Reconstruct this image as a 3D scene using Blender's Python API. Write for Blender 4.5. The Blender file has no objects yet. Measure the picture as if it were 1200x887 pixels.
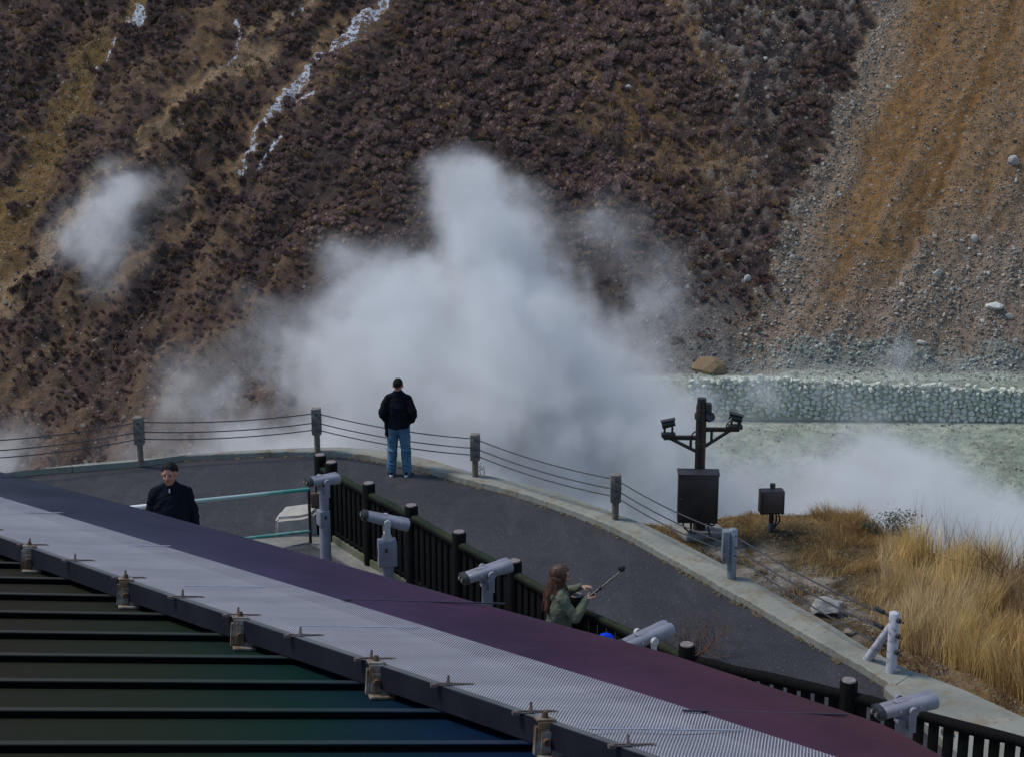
import bpy, bmesh, math, random
import numpy as np
from mathutils import Vector, Matrix, Quaternion
R = math.radians
random.seed(7); rng = np.random.default_rng(11)
SC = bpy.context.scene
COL = SC.collection

# ------------------------------------------------------------------ camera
CAM_H, TILT, F, CX, CY = 8.4, R(14.25), 1800.0, 600.0, 443.5
cT, sT = math.cos(TILT), math.sin(TILT)

def ray(px, py):
    u = (px-CX)/F; v = (CY-py)/F
    return Vector((u, cT+sT*v, -sT+cT*v))
def at_z(px, py, z):
    d = ray(px, py); return Vector((0, 0, CAM_H)) + d*((z-CAM_H)/d.z)
def at_y(px, py, y):
    d = ray(px, py); return Vector((0, 0, CAM_H)) + d*(y/d.y)
def at_d(px, py, dep):
    return Vector((0, 0, CAM_H)) + ray(px, py)*dep
def on_plane(px, py, p0, n):
    d = ray(px, py); o = Vector((0, 0, CAM_H))
    return o + d*((p0-o).dot(n)/d.dot(n))
def proj(x, y, z):
    dz = z-CAM_H
    dep = y*cT - dz*sT
    dep = np.where(np.abs(dep) < 1e-3, 1e-3, dep)
    return CX+F*x/dep, CY-F*(y*sT+dz*cT)/dep

# ------------------------------------------------------------------ noise
def _hash(ix, iy, seed):
    n = (ix.astype(np.int64)*374761393 + iy.astype(np.int64)*668265263 + seed*974634777) & 0xffffffff
    n = ((n ^ (n >> 13))*1274126177) & 0xffffffff
    n = n ^ (n >> 16)
    return (n & 0xffff)/65535.0
def vnoise(x, y, seed=0):
    x = np.asarray(x, float); y = np.asarray(y, float)
    ix = np.floor(x); iy = np.floor(y); fx = x-ix; fy = y-iy
    fx = fx*fx*fx*(fx*(fx*6-15)+10); fy = fy*fy*fy*(fy*(fy*6-15)+10)
    a = _hash(ix, iy, seed); b = _hash(ix+1, iy, seed); c = _hash(ix, iy+1, seed); d = _hash(ix+1, iy+1, seed)
    return (a*(1-fx)+b*fx)*(1-fy) + (c*(1-fx)+d*fx)*fy
def fbm(x, y, oct=4, seed=0, gain=.5):
    s = 0; a = 1; t = 0
    for i in range(oct):
        s = s + a*vnoise(np.asarray(x)*2**i+17.3*i, np.asarray(y)*2**i-9.1*i, seed+i); t += a; a *= gain
    return s/t
def sstep(a, b, x):
    t = np.clip((x-a)/(b-a), 0, 1); return t*t*(3-2*t)
def seg_dist(x, y, pts):
    """distance to a polyline and the parameter (0..1 along it)"""
    best = np.full(np.shape(x), 1e9); par = np.zeros(np.shape(x))
    n = len(pts)-1
    for i in range(n):
        ax, ay = pts[i]; bx, by = pts[i+1]
        dx, dy = bx-ax, by-ay; L = dx*dx+dy*dy+1e-12
        t = np.clip(((x-ax)*dx+(y-ay)*dy)/L, 0, 1)
        d = np.hypot(x-ax-t*dx, y-ay-t*dy)
        m = d < best
        best = np.where(m, d, best); par = np.where(m, (i+t)/n, par)
    return best, par
def inside(x, y, poly):
    r = np.zeros(np.shape(x), bool); n = len(poly)
    for i in range(n):
        ax, ay = poly[i]; bx, by = poly[(i+1) % n]
        c = ((ay > y) != (by > y))
        with np.errstate(divide='ignore', invalid='ignore'):
            xx = (bx-ax)*(y-ay)/((by-ay) if by != ay else 1e-9)+ax
        r ^= c & (x < xx)
    return r

# ------------------------------------------------------------------ materials
MATS = {}
class NT:
    def __init__(s, name):
        s.m = bpy.data.materials.new(name); s.m.use_nodes = True
        s.t = s.m.node_tree; s.t.nodes.clear()
        s.out = s.n('ShaderNodeOutputMaterial')
    def n(s, typ, **kw):
        nd = s.t.nodes.new(typ)
        for k, v in kw.items(): setattr(nd, k, v)
        return nd
    def l(s, a, b): s.t.links.new(a, b)
    def set(s, nd, **kw):
        for k, v in kw.items():
            k = k.replace('_', ' ')
            if hasattr(v, 'is_output') or isinstance(v, bpy.types.NodeSocket): s.l(v, nd.inputs[k])
            else: nd.inputs[k].default_value = v
        return nd
    def noise(s, vec, scale, detail=4, rough=.55, dist=0):
        nd = s.n('ShaderNodeTexNoise'); nd.inputs['Scale'].default_value = scale
        nd.inputs['Detail'].default_value = detail; nd.inputs['Roughness'].default_value = rough
        nd.inputs['Distortion'].default_value = dist
        if vec is not None: s.l(vec, nd.inputs['Vector'])
        return nd.outputs['Fac']
    def ramp(s, fac, stops):
        nd = s.n('ShaderNodeValToRGB'); e = nd.color_ramp.elements
        while len(e) < len(stops): e.new(.5)
        for el, (p, c) in zip(e, stops):
            el.position = p; el.color = (*c, 1) if len(c) == 3 else c
        s.l(fac, nd.inputs['Fac']); return nd.outputs['Color']
    def maprange(s, v, a, b, c, d):
        nd = s.n('ShaderNodeMapRange'); s.l(v, nd.inputs['Value'])
        for k, x in zip(('From Min', 'From Max', 'To Min', 'To Max'), (a, b, c, d)): nd.inputs[k].default_value = x
        return nd.outputs['Result']
    def math(s, op, a, b=None):
        nd = s.n('ShaderNodeMath', operation=op)
        for i, v in enumerate((a, b)):
            if v is None: continue
            if isinstance(v, bpy.types.NodeSocket): s.l(v, nd.inputs[i])
            else: nd.inputs[i].default_value = v
        return nd.outputs[0]
    def mix(s, fac, a, b, mode='MIX'):
        nd = s.n('ShaderNodeMix', data_type='RGBA', blend_type=mode)
        for i, v in ((0, fac), (6, a), (7, b)):
            if isinstance(v, bpy.types.NodeSocket): s.l(v, nd.inputs[i])
            elif i == 0: nd.inputs[0].default_value = v
            else: nd.inputs[i].default_value = (*v, 1)
        return nd.outputs[2]
    def attr(s, name):
        nd = s.n('ShaderNodeAttribute'); nd.attribute_name = name; return nd
    def obj(s): return s.n('ShaderNodeTexCoord').outputs['Object']
    def bsdf(s, color, rough=.6, metal=0, bump=None, bstr=.3, bdist=.02, spec=.5):
        b = s.n('ShaderNodeBsdfPrincipled')
        for k, v in (('Base Color', color), ('Roughness', rough), ('Metallic', metal)):
            if isinstance(v, bpy.types.NodeSocket): s.l(v, b.inputs[k])
            elif k == 'Base Color': b.inputs[k].default_value = (*v, 1)
            else: b.inputs[k].default_value = v
        b.inputs['Specular IOR Level'].default_value = spec
        if bump is not None:
            bp = s.n('ShaderNodeBump'); bp.inputs['Strength'].default_value = bstr; bp.inputs['Distance'].default_value = bdist
            s.l(bump, bp.inputs['Height']); s.l(bp.outputs['Normal'], b.inputs['Normal'])
        s.l(b.outputs[0], s.out.inputs['Surface']); return b

def simple(name, col, col2=None, scale=8, rough=.6, metal=0, bstr=.2, bdist=.005, spec=.5, lo=.35, hi=.65, detail=5):
    if name in MATS: return MATS[name]
    t = NT(name); o = t.obj(); f = t.noise(o, scale, detail, .6)
    c2 = col2 if col2 else tuple(c*.7 for c in col)
    c = t.ramp(f, [(lo, col), (hi, c2)])
    f2 = t.noise(o, scale*6, 3)
    r = t.maprange(f2, .3, .7, max(0, rough-.1), min(1, rough+.1))
    t.bsdf(c, r, metal, f2, bstr, bdist, spec)
    MATS[name] = t.m; return t.m

# ------------------------------------------------------------------ mesh builder
class MB:
    def __init__(s): s.bm = bmesh.new()
    def _add(s, vs, faces, smooth=False):
        b = [s.bm.verts.new(v) for v in vs]; fs = []
        for f in faces:
            try:
                fc = s.bm.faces.new([b[i] for i in f]); fc.smooth = smooth; fs.append(fc)
            except ValueError: pass
        return b, fs
    def box(s, c, size, M=None, bev=0.0):
        sx, sy, sz = (x/2 for x in size); c = Vector(c)
        vs = [Vector((x*sx, y*sy, z*sz)) for x in (-1, 1) for y in (-1, 1) for z in (-1, 1)]
        if M is not None: vs = [M @ v for v in vs]
        b, f = s._add([c+v for v in vs], [(0, 1, 3, 2), (4, 6, 7, 5), (0, 4, 5, 1), (2, 3, 7, 6), (0, 2, 6, 4), (1, 5, 7, 3)])
        if bev:
            es = list({e for fc in f for e in fc.edges})
            bmesh.ops.bevel(s.bm, geom=es, offset=bev, segments=2, affect='EDGES', profile=.5)
        return s
    def tube(s, pts, r, seg=10, cap=True, smooth=True):
        pts = [Vector(p) for p in pts]; n = len(pts)
        rs = r if isinstance(r, (list, tuple)) else [r]*n
        t0 = (pts[1]-pts[0]).normalized()
        up = Vector((0, 0, 1)) if abs(t0.z) < .95 else Vector((0, 1, 0))
        nx = t0.cross(up).normalized(); rings = []
        for i, p in enumerate(pts):
            a = pts[max(i-1, 0)]; b = pts[min(i+1, n-1)]; t = (b-a).normalized()
            nx = (nx - t*nx.dot(t)).normalized(); ny = t.cross(nx)
            rings.append([p + (nx*math.cos(2*math.pi*k/seg)+ny*math.sin(2*math.pi*k/seg))*rs[i] for k in range(seg)])
        return s.rings(rings, cap, smooth)
    def rings(s, rings, cap=True, smooth=True):
        vs = [v for r in rings for v in r]; seg = len(rings[0]); fs = []
        for i in range(len(rings)-1):
            for k in range(seg):
                a = i*seg+k; b = i*seg+(k+1) % seg
                fs.append((a, b, b+seg, a+seg))
        b, f = s._add(vs, fs, smooth)
        if cap:
            for rr in (b[:seg][::-1], b[-seg:]):
                try: s.bm.faces.new(rr)
                except ValueError: pass
        return s
    def loft(s, spec, seg=24, smooth=True, power=2.0):
        """spec: list of (centre, rx, ry) horizontal rings"""
        rings = []
        for c, rx, ry in spec:
            c = Vector(c); rr = []
            for k in range(seg):
                a = 2*math.pi*k/seg; ca, sa = math.cos(a), math.sin(a)
                rr.append(c+Vector((rx*math.copysign(abs(ca)**(2/power), ca), ry*math.copysign(abs(sa)**(2/power), sa), 0)))
            rings.append(rr)
        return s.rings(rings, True, smooth)
    def ell(s, c, r, M=None, seg=16, rin=10):
        c = Vector(c); rx, ry, rz = r; rings = []
        for i in range(1, rin):
            ph = math.pi*i/rin; rr = []
            for k in range(seg):
                th = 2*math.pi*k/seg
                v = Vector((rx*math.sin(ph)*math.cos(th), ry*math.sin(ph)*math.sin(th), -rz*math.cos(ph)))
                rr.append(c + (M @ v if M is not None else v))
            rings.append(rr)
        s.rings(rings, True, True); return s
    def cap(s, a, b, ra, rb, seg=14):
        """tapered capsule"""
        a = Vector(a); b = Vector(b); d = (b-a).normalized()
        pts = [a-d*ra*.95, a-d*ra*.7, a, b, b+d*rb*.7, b+d*rb*.95]
        return s.tube(pts, [ra*.3, ra*.72, ra, rb, rb*.72, rb*.3], seg)
    def prism(s, poly, z0, z1, smooth=False):
        n = len(poly)
        vs = [(p[0], p[1], z0 if not callable(z0) else z0(p)) for p in poly]+[(p[0], p[1], z1 if not callable(z1) else z1(p)) for p in poly]
        fs = [tuple(range(n))[::-1], tuple(range(n, 2*n))]+[(i, (i+1) % n, (i+1) % n+n, i+n) for i in range(n)]
        s._add(vs, fs, smooth); return s
    def build(s, name, mat, parent=None, loc=None, noise=0, nscale=3):
        if noise:
            for v in s.bm.verts:
                k = v.co*nscale
                from mathutils import noise as mn
                v.co += Vector(mn.noise_vector(k))*noise
        bmesh.ops.recalc_face_normals(s.bm, faces=s.bm.faces)
        me = bpy.data.meshes.new(name); s.bm.to_mesh(me); s.bm.free(); me.set_sharp_from_angle(angle=R(42))
        return link(name, me, mat, parent, loc)
def link(name, me, mat, parent=None, loc=None):
    o = bpy.data.objects.new(name, me); COL.objects.link(o)
    if mat:
        me.materials.clear()
        for m in (mat if isinstance(mat, list) else [mat]): me.materials.append(m)
    if parent: o.parent = parent
    if loc is not None: o.location = loc
    return o
def np_mesh(name, verts, faces, mat, parent=None, smooth=False, attrs=None):
    """faces: (n,3) or (n,4) int array; attrs: {name: (n,) float | (n,3) colour per vertex}"""
    me = bpy.data.meshes.new(name); verts = np.asarray(verts, np.float32); faces = np.asarray(faces, np.int32)
    k = faces.shape[1]; nf = len(faces)
    me.vertices.add(len(verts)); me.vertices.foreach_set('co', verts.ravel())
    me.loops.add(nf*k); me.loops.foreach_set('vertex_index', faces.ravel())
    me.polygons.add(nf); me.polygons.foreach_set('loop_start', np.arange(nf, dtype=np.int32)*k)
    me.polygons.foreach_set('use_smooth', np.full(nf, smooth))
    me.update(calc_edges=True)
    for an, a in (attrs or {}).items():
        a = np.asarray(a, np.float32)
        if a.ndim == 1:
            at = me.attributes.new(an, 'FLOAT', 'POINT'); at.data.foreach_set('value', a)
        else:
            at = me.attributes.new(an, 'FLOAT_COLOR', 'POINT')
            at.data.foreach_set('color', np.concatenate([a, np.ones((len(a), 1), np.float32)], 1).ravel())
    return link(name, me, mat, parent)
def thing(name, label, cat, loc=(0, 0, 0), rz=0, group=None):
    o = bpy.data.objects.new(name, None); COL.objects.link(o); o.empty_display_size = .2
    o.location = loc; o.rotation_euler = (0, 0, rz); return tag(o, label, cat, group)
def tag(o, label=None, cat=None, group=None, kind=None):
    if label: o['label'] = label
    if cat: o['category'] = cat
    if group: o['group'] = group
    if kind: o['kind'] = kind
    return o
def struct(o): o['kind'] = 'structure'; return o
def rotz(a): return Matrix.Rotation(a, 3, 'Z')
def basis(d, up=Vector((0, 0, 1))):
    """3x3 matrix whose local X runs along d, Z close to up"""
    x = Vector(d).normalized(); y = up.cross(x).normalized(); z = x.cross(y)
    return Matrix((x, y, z)).transposed()
def resample(pts, step):
    pts = [Vector(p) for p in pts]; out = [pts[0]]
    for a, b in zip(pts, pts[1:]):
        n = max(1, int((b-a).length/step))
        for i in range(1, n+1): out.append(a.lerp(b, i/n))
    return out
def smooth_poly(pts, n=6):
    """Catmull-Rom through the points"""
    pts = [Vector(p) for p in pts]; out = []
    for i in range(len(pts)-1):
        p0 = pts[max(i-1, 0)]; p1 = pts[i]; p2 = pts[i+1]; p3 = pts[min(i+2, len(pts)-1)]
        for k in range(n):
            t = k/n
            out.append(.5*((2*p1)+(p2-p0)*t+(2*p0-5*p1+4*p2-p3)*t*t+(3*p1-p0-3*p2+p3)*t**3))
    out.append(pts[-1]); return out

cam_d = bpy.data.cameras.new('camera'); cam = bpy.data.objects.new('camera', cam_d); COL.objects.link(cam)
cam_d.sensor_width = 36; cam_d.lens = 54; cam_d.clip_end = 2000; cam_d.clip_start = .1
cam.location = (0, 0, CAM_H); cam.rotation_euler = (R(90)-TILT, 0, 0); SC.camera = cam

# ------------------------------------------------------------------ light
w = bpy.data.worlds.new('World'); SC.world = w; w.use_nodes = True
wt = w.node_tree; bg = wt.nodes['Background']
sky = wt.nodes.new('ShaderNodeTexSky'); sky.sky_type = 'NISHITA'; sky.sun_disc = False
SUN_EL, SUN_AZ = R(58), R(-78)         # high sun behind thin cloud, to the left
sky.sun_elevation = SUN_EL; sky.dust_density = 1.2; sky.air_density = 1.2; sky.altitude = 1000
sdir = Vector((math.cos(SUN_EL)*math.sin(SUN_AZ), math.cos(SUN_EL)*math.cos(SUN_AZ), math.sin(SUN_EL)))
sky.sun_rotation = SUN_AZ
wt.links.new(sky.outputs[0], bg.inputs['Color']); bg.inputs['Strength'].default_value = .11
sl = bpy.data.lights.new('sun', 'SUN'); sl.energy = 1.75; sl.angle = R(12); sl.color = (1, .93, .82)
so = bpy.data.objects.new('sun', sl); COL.objects.link(so)
so.rotation_euler = sdir.to_track_quat('Z', 'Y').to_euler(); so.location = sdir*60
SC.view_settings.view_transform = 'Standard'; SC.view_settings.look = 'None'; SC.view_settings.gamma = 1
SC.view_settings.exposure = 0.62
SC.cycles.use_denoising = True
SC.cycles.max_bounces = 8; SC.cycles.volume_bounces = 2; SC.cycles.volume_step_rate = 3.0; SC.cycles.transparent_max_bounces = 16
# ================================================================== kerb / plateau outlines (measured on the ground)
OUT_PX = [(-140, 585), (-60, 567), (20, 552), (90, 546), (162, 540), (237, 531), (318, 526), (399, 524), (456, 529), (502, 538), (551, 552), (650, 576), (729, 604), (766, 619), (842, 658), (915, 699), (967, 728), (1013, 757), (1070, 788)]
INN_PX = [(-140, 592), (-60, 574), (34, 557), (110, 548), (203, 541), (297, 536), (350, 535), (411, 537), (456, 544), (502, 555), (548, 568), (593, 579), (650, 597), (720, 625), (775, 655), (820, 680), (854, 700), (883, 715), (950, 755), (1007, 787), (1047, 813), (1090, 842), (1160, 890)]
KZ = .11
outer = smooth_poly([at_z(x, y, KZ) for x, y in OUT_PX], 5)
inner = smooth_poly([at_z(x, y, 0) for x, y in INN_PX], 5)
EDGE_PX = [(729, 602), (780, 604), (830, 602), (900, 600), (960, 600), (1010, 602), (1045, 622), (1085, 640), (1130, 655), (1200, 670), (1300, 690), (1500, 740)]
edge = [at_z(x, y, 0) for x, y in EDGE_PX]
right_out = [at_z(x, y, KZ) for x, y in ((1083, 788), (1133, 807), (1200, 838), (1300, 885), (1420, 940))]
path_poly = [(p.x, p.y) for p in outer] + [(p.x, p.y) for p in right_out] + [(10.5, 9), (8, 6), (-14, 6), (-16, 16)]
bank_poly = [(p.x, p.y) for p in outer[40:]] + [(p.x, p.y) for p in right_out] + [(30, 10)] + [(p.x, p.y) for p in edge[::-1]]
site_poly = [(p.x, p.y) for p in outer if p.x < edge[0].x] + [(p.x, p.y) for p in edge] + [(30, 8), (30, -30), (-40, -30), (-40, 14)]

def bank_z(x, y):
    return -.02+.16*(fbm(x*.5, y*.5, 3, 5)-.5)*2+.06*(fbm(x*2.5, y*2.5, 3, 9)-.5)*2
def near_z(x, y):
    x = np.asarray(x, float); y = np.asarray(y, float)
    ds, _ = seg_dist(x, y, site_poly+[site_poly[0]]); ds = np.where(inside(x, y, site_poly), -ds, ds)
    dp, _ = seg_dist(x, y, path_poly+[path_poly[0]]); dp = np.where(inside(x, y, path_poly), -dp, dp)
    z = bank_z(x, y)
    z = np.where(dp < .0, -.3, z)
    drop = np.maximum(0, ds+.25)
    z = z-drop*.95-np.minimum(drop, .6)*.2+.5*(fbm(x*.4, y*.4, 3, 21)-.5)*np.minimum(drop, 1)
    z = np.where((dp >= 0) & (dp < .25), z-.05*(1-dp/.25), z)
    return np.maximum(z, -28)

# ------------------------------------------------------------------ near ground (one sheet, finer where the bank shows)
gx = np.unique(np.round(np.concatenate([np.arange(-150, -20, 6), np.arange(-20, 1, 1.0), np.arange(1, 12.5, .1), np.arange(12.5, 30, 1.0), np.arange(30, 151, 6)]), 3))
gy = np.unique(np.round(np.concatenate([np.arange(-60, 6, 5), np.arange(6, 11, 1.), np.arange(11, 28, .1), np.arange(28, 76, 1.2)]), 3))
X, Y = np.meshgrid(gx, gy); Z = near_z(X, Y)
idx = np.arange(X.size).reshape(X.shape)
quads = np.stack([idx[:-1, :-1], idx[:-1, 1:], idx[1:, 1:], idx[1:, :-1]], -1).reshape(-1, 4)
PXn, PYn = proj(X, Y, np.where(Z < -3, -3, Z))
# albedo of the bank: mossy brown soil, grey gravel beside the kerb, straw litter at right
n1 = fbm(X*1.3, Y*1.3, 4, 31); n2 = fbm(X*4, Y*4, 3, 35)
soil = np.array([.088, .06, .026]); dark = np.array([.042, .034, .018]); grav = np.array([.2, .19, .175]); straw = np.array([.21, .145, .07])
c = soil+(dark-soil)*sstep(.42, .62, n1)[..., None]
gd, _ = seg_dist(PXn, PYn, [(850, 648), (900, 668), (960, 692), (1010, 735), (1060, 770), (1120, 790)])
gw = sstep(42, 10, gd+30*(n2-.5))
c = c+(grav-c)*(gw*sstep(.3, .6, n2))[..., None]
sd = sstep(985, 1075, PXn+90*(n1-.5)); c = c+(straw*.8-c)*(sd*.8)[..., None]
tp = sstep(625, 606, PYn+18*(n1-.5)); c = c+(straw-c)*(tp*.75)[..., None]
def ground_material():
    t = NT('ground_soil'); o = t.obj(); col = t.attr('albedo').outputs['Color']
    a = t.noise(o, 9, 6, .7); c1 = t.mix(1, col, t.ramp(a, [(.25, (.45, .45, .45)), (.7, (1.6, 1.5, 1.4))]), 'MULTIPLY')
    v = t.n('ShaderNodeTexVoronoi'); v.inputs['Scale'].default_value = 11; t.l(o, v.inputs['Vector'])
    st = t.maprange(v.outputs['Distance'], .18, .3, 1, 0)
    rnd = t.maprange(v.outputs['Color'], .7, .78, 0, 1)
    f = t.math('MULTIPLY', st, rnd)
    c2 = t.mix(f, c1, (.17, .155, .13))
    h = t.math('ADD', a, t.math('MULTIPLY', f, .6))
    t.bsdf(c2, .95, 0, h, 1.0, .09, .1); return t.m
ground = struct(np_mesh('ground', np.stack([X, Y, Z], -1).reshape(-1, 3), quads, ground_material(), smooth=True, attrs={'albedo': c.reshape(-1, 3)}))

# ------------------------------------------------------------------ path, kerb, platform
def flat_sheet(name, poly, z, mat, thick=.05):
    m = MB(); m.prism([(p[0], p[1]) for p in poly], z-thick, z); o = m.build(name, mat); return o
def asphalt():
    t = NT('asphalt'); o = t.obj()
    a = t.noise(o, .7, 5, .6); b = t.noise(o, 60, 3, .6); d = t.noise(o, 2.6, 6, .7, .6)
    c = t.ramp(a, [(.3, (.014, .0138, .0185)), (.7, (.024, .023, .029))])
    c = t.mix(t.maprange(b, .5, .72, 0, .4), c, (.13, .13, .135)); c = t.mix(t.maprange(t.noise(o, 26, 2, .5), .66, .7, 0, .5), c, (.2, .2, .2))
    c = t.mix(t.maprange(d, .5, .68, 0, .65), c, (.015, .0145, .016))
    mpn = t.n('ShaderNodeMapping'); mpn.inputs['Scale'].default_value = (1.6, .3, 1); mpn.inputs['Rotation'].default_value = (0, 0, .75); t.l(o, mpn.inputs['Vector'])
    e = t.noise(mpn.outputs[0], 1.1, 6, .65); c = t.mix(t.maprange(e, .52, .7, 0, .5), c, (.055, .053, .056))
    v = t.n('ShaderNodeTexVoronoi', feature='DISTANCE_TO_EDGE'); v.inputs['Scale'].default_value = .35
    vd = t.n('ShaderNodeVectorMath', operation='ADD'); t.l(o, vd.inputs[0])
    nz = t.n('ShaderNodeTexNoise'); nz.inputs['Scale'].default_value = 1.5; t.l(o, nz.inputs['Vector']); t.l(nz.outputs['Color'], vd.inputs[1])
    t.l(vd.outputs[0], v.inputs['Vector'])
    c = t.mix(t.maprange(v.outputs['Distance'], .0, .008, .75, 0), c, (.015, .015, .015))
    t.bsdf(c, .82, 0, b, .5, .006, .35); return t.m
ASPH = asphalt()
pl = [(p.x, p.y) for p in inner]
pp = pl + [(9, 8), (-13, 8)]
path = struct(flat_sheet('path', pp, 0, ASPH, .25))
def kerb_mat():
    t = NT('kerb_concrete'); o = t.obj()
    a = t.noise(o, .9, 5, .65); b = t.noise(o, 14, 5, .7); d = t.noise(o, 3.2, 5, .7, .5)
    c = t.ramp(a, [(.3, (.168, .182, .165)), (.68, (.24, .242, .208))])
    c = t.mix(t.maprange(d, .5, .64, 0, .6), c, (.17, .125, .07)); c = t.mix(t.maprange(t.noise(o, .55, 4, .6), .52, .66, 0, .55), c, (.1, .105, .085))
    c = t.mix(t.maprange(b, .5, .75, 0, .5), c, (.1, .105, .09))
    mp2 = t.n('ShaderNodeMapping'); mp2.inputs['Rotation'].default_value = (0, 0, -.6); t.l(o, mp2.inputs['Vector']); sx = t.n('ShaderNodeSeparateXYZ'); t.l(mp2.outputs[0], sx.inputs[0])
    jt = t.math('LESS_THAN', t.math('ABSOLUTE', t.math('SUBTRACT', t.math('FRACT', t.math('MULTIPLY', sx.outputs[0], .3)), .5)), .0035); c = t.mix(t.math('MULTIPLY', jt, .7), c, (.04, .04, .035))
    t.bsdf(c, .9, 0, b, .5, .01, .2); return t.m
KERB = kerb_mat()
# kerb: inner face up from the asphalt, flat top, outer face down to the slope
so_ = resample(outer, .25); NK = 420
def by_len(pts, n):
    L = [0]
    for a, b in zip(pts, pts[1:]): L.append(L[-1]+(b-a).length)
    q = []; j = 0
    for i in range(n):
        s = L[-1]*i/(n-1)
        while j < len(L)-2 and L[j+1] < s: j += 1
        t = (s-L[j])/max(1e-9, L[j+1]-L[j]); q.append(pts[j].lerp(pts[j+1], min(1, t)))
    return q
inn_cut = [p for p in inner if True]
kv = []; kq = []
oo = by_len(outer, NK); ii = by_len(inner[:101], NK)
for i in range(NK):
    jx = .012*(random.random()-.5)
    a, b = ii[i], oo[i]; d = (b-a); d.z = 0; d.normalize()
    a2 = a+d*(.0+jx); b2 = Vector((b.x, b.y, 0))
    kv += [(a2.x, a2.y, -.1), (a2.x+d.x*.012, a2.y+d.y*.012, KZ-.02+jx), (a2.x+d.x*.05, a2.y+d.y*.05, KZ+jx*.6), (b2.x, b2.y, KZ), (b2.x+d.x*.02, b2.y+d.y*.02, -.7)]
for i in range(NK-1):
    for k in range(4): kq.append((i*5+k, i*5+k+1, i*5+5+k+1, i*5+5+k))
kerb = struct(np_mesh('kerb', kv, np.array(kq), KERB, smooth=False))
# joints are cut by short dark grooves in the material; second slab to the right of the end post
pts = [(1058, 780), (1083, 788), (1133, 807), (1200, 838), (1300, 885), (1420, 940), (1300, 1010), (1150, 905), (1085, 846), (1036, 804)]
P2 = [at_z(x, y, KZ+.02) for x, y in pts]
slab = struct(flat_sheet('concrete_slab', [(p.x, p.y) for p in P2], KZ-.004, KERB, .4))
# soil and moss caught along the inner edge of the kerb
mv = MB(); random.seed(3)
for p in resample(inner[20:104], .09):
    if random.random() < .62:
        r = random.uniform(.02, .05)
        mv.ell((p.x-random.uniform(-.01, .07), p.y-random.uniform(0, .05), .004), (r*1.6, r, r*.5), rotz(random.uniform(0, 3)), 7, 4)
moss = tag(mv.build('soil_debris', simple('debris', (.05, .038, .02), (.09, .07, .035), 20, .95)), 'dark soil and moss caught along the inner edge of the concrete kerb', 'debris', None, 'stuff')

# ------------------------------------------------------------------ far land: valley floor, bench, mountain slope
S38 = .78
def far_nom(x, y):
    """nominal height: valley floor up to the wall, bench, then the slope"""
    wall_y = 112
    z = np.where(y < wall_y, -23.2-(wall_y-y)*.085, -20.2+(y-wall_y)*.03)
    sl = -20.1+(y-115)*S38
    z = np.maximum(z, np.where(y > 113.5, sl, -99))
    left = sstep(11, -1, x)
    zl = np.maximum(-33.5-(100-y)*.03, sl)
    return z*(1-left)+zl*left
def hillpx(px, py):
    n = Vector((0, -S38, 1)).normalized(); return on_plane(px, py, Vector((0, 115, -20.1)), n)
fx = np.concatenate([np.arange(-190, -58, 4), np.arange(-58, 58, .22), np.arange(58, 191, 4)])
fy = np.concatenate([np.arange(52, 84, 2.), np.arange(84, 160, .2), np.arange(160, 262, 3.)])
FX, FY = np.meshgrid(fx, fy); FN = far_nom(FX, FY); PX, PY = proj(FX, FY, FN)

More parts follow.
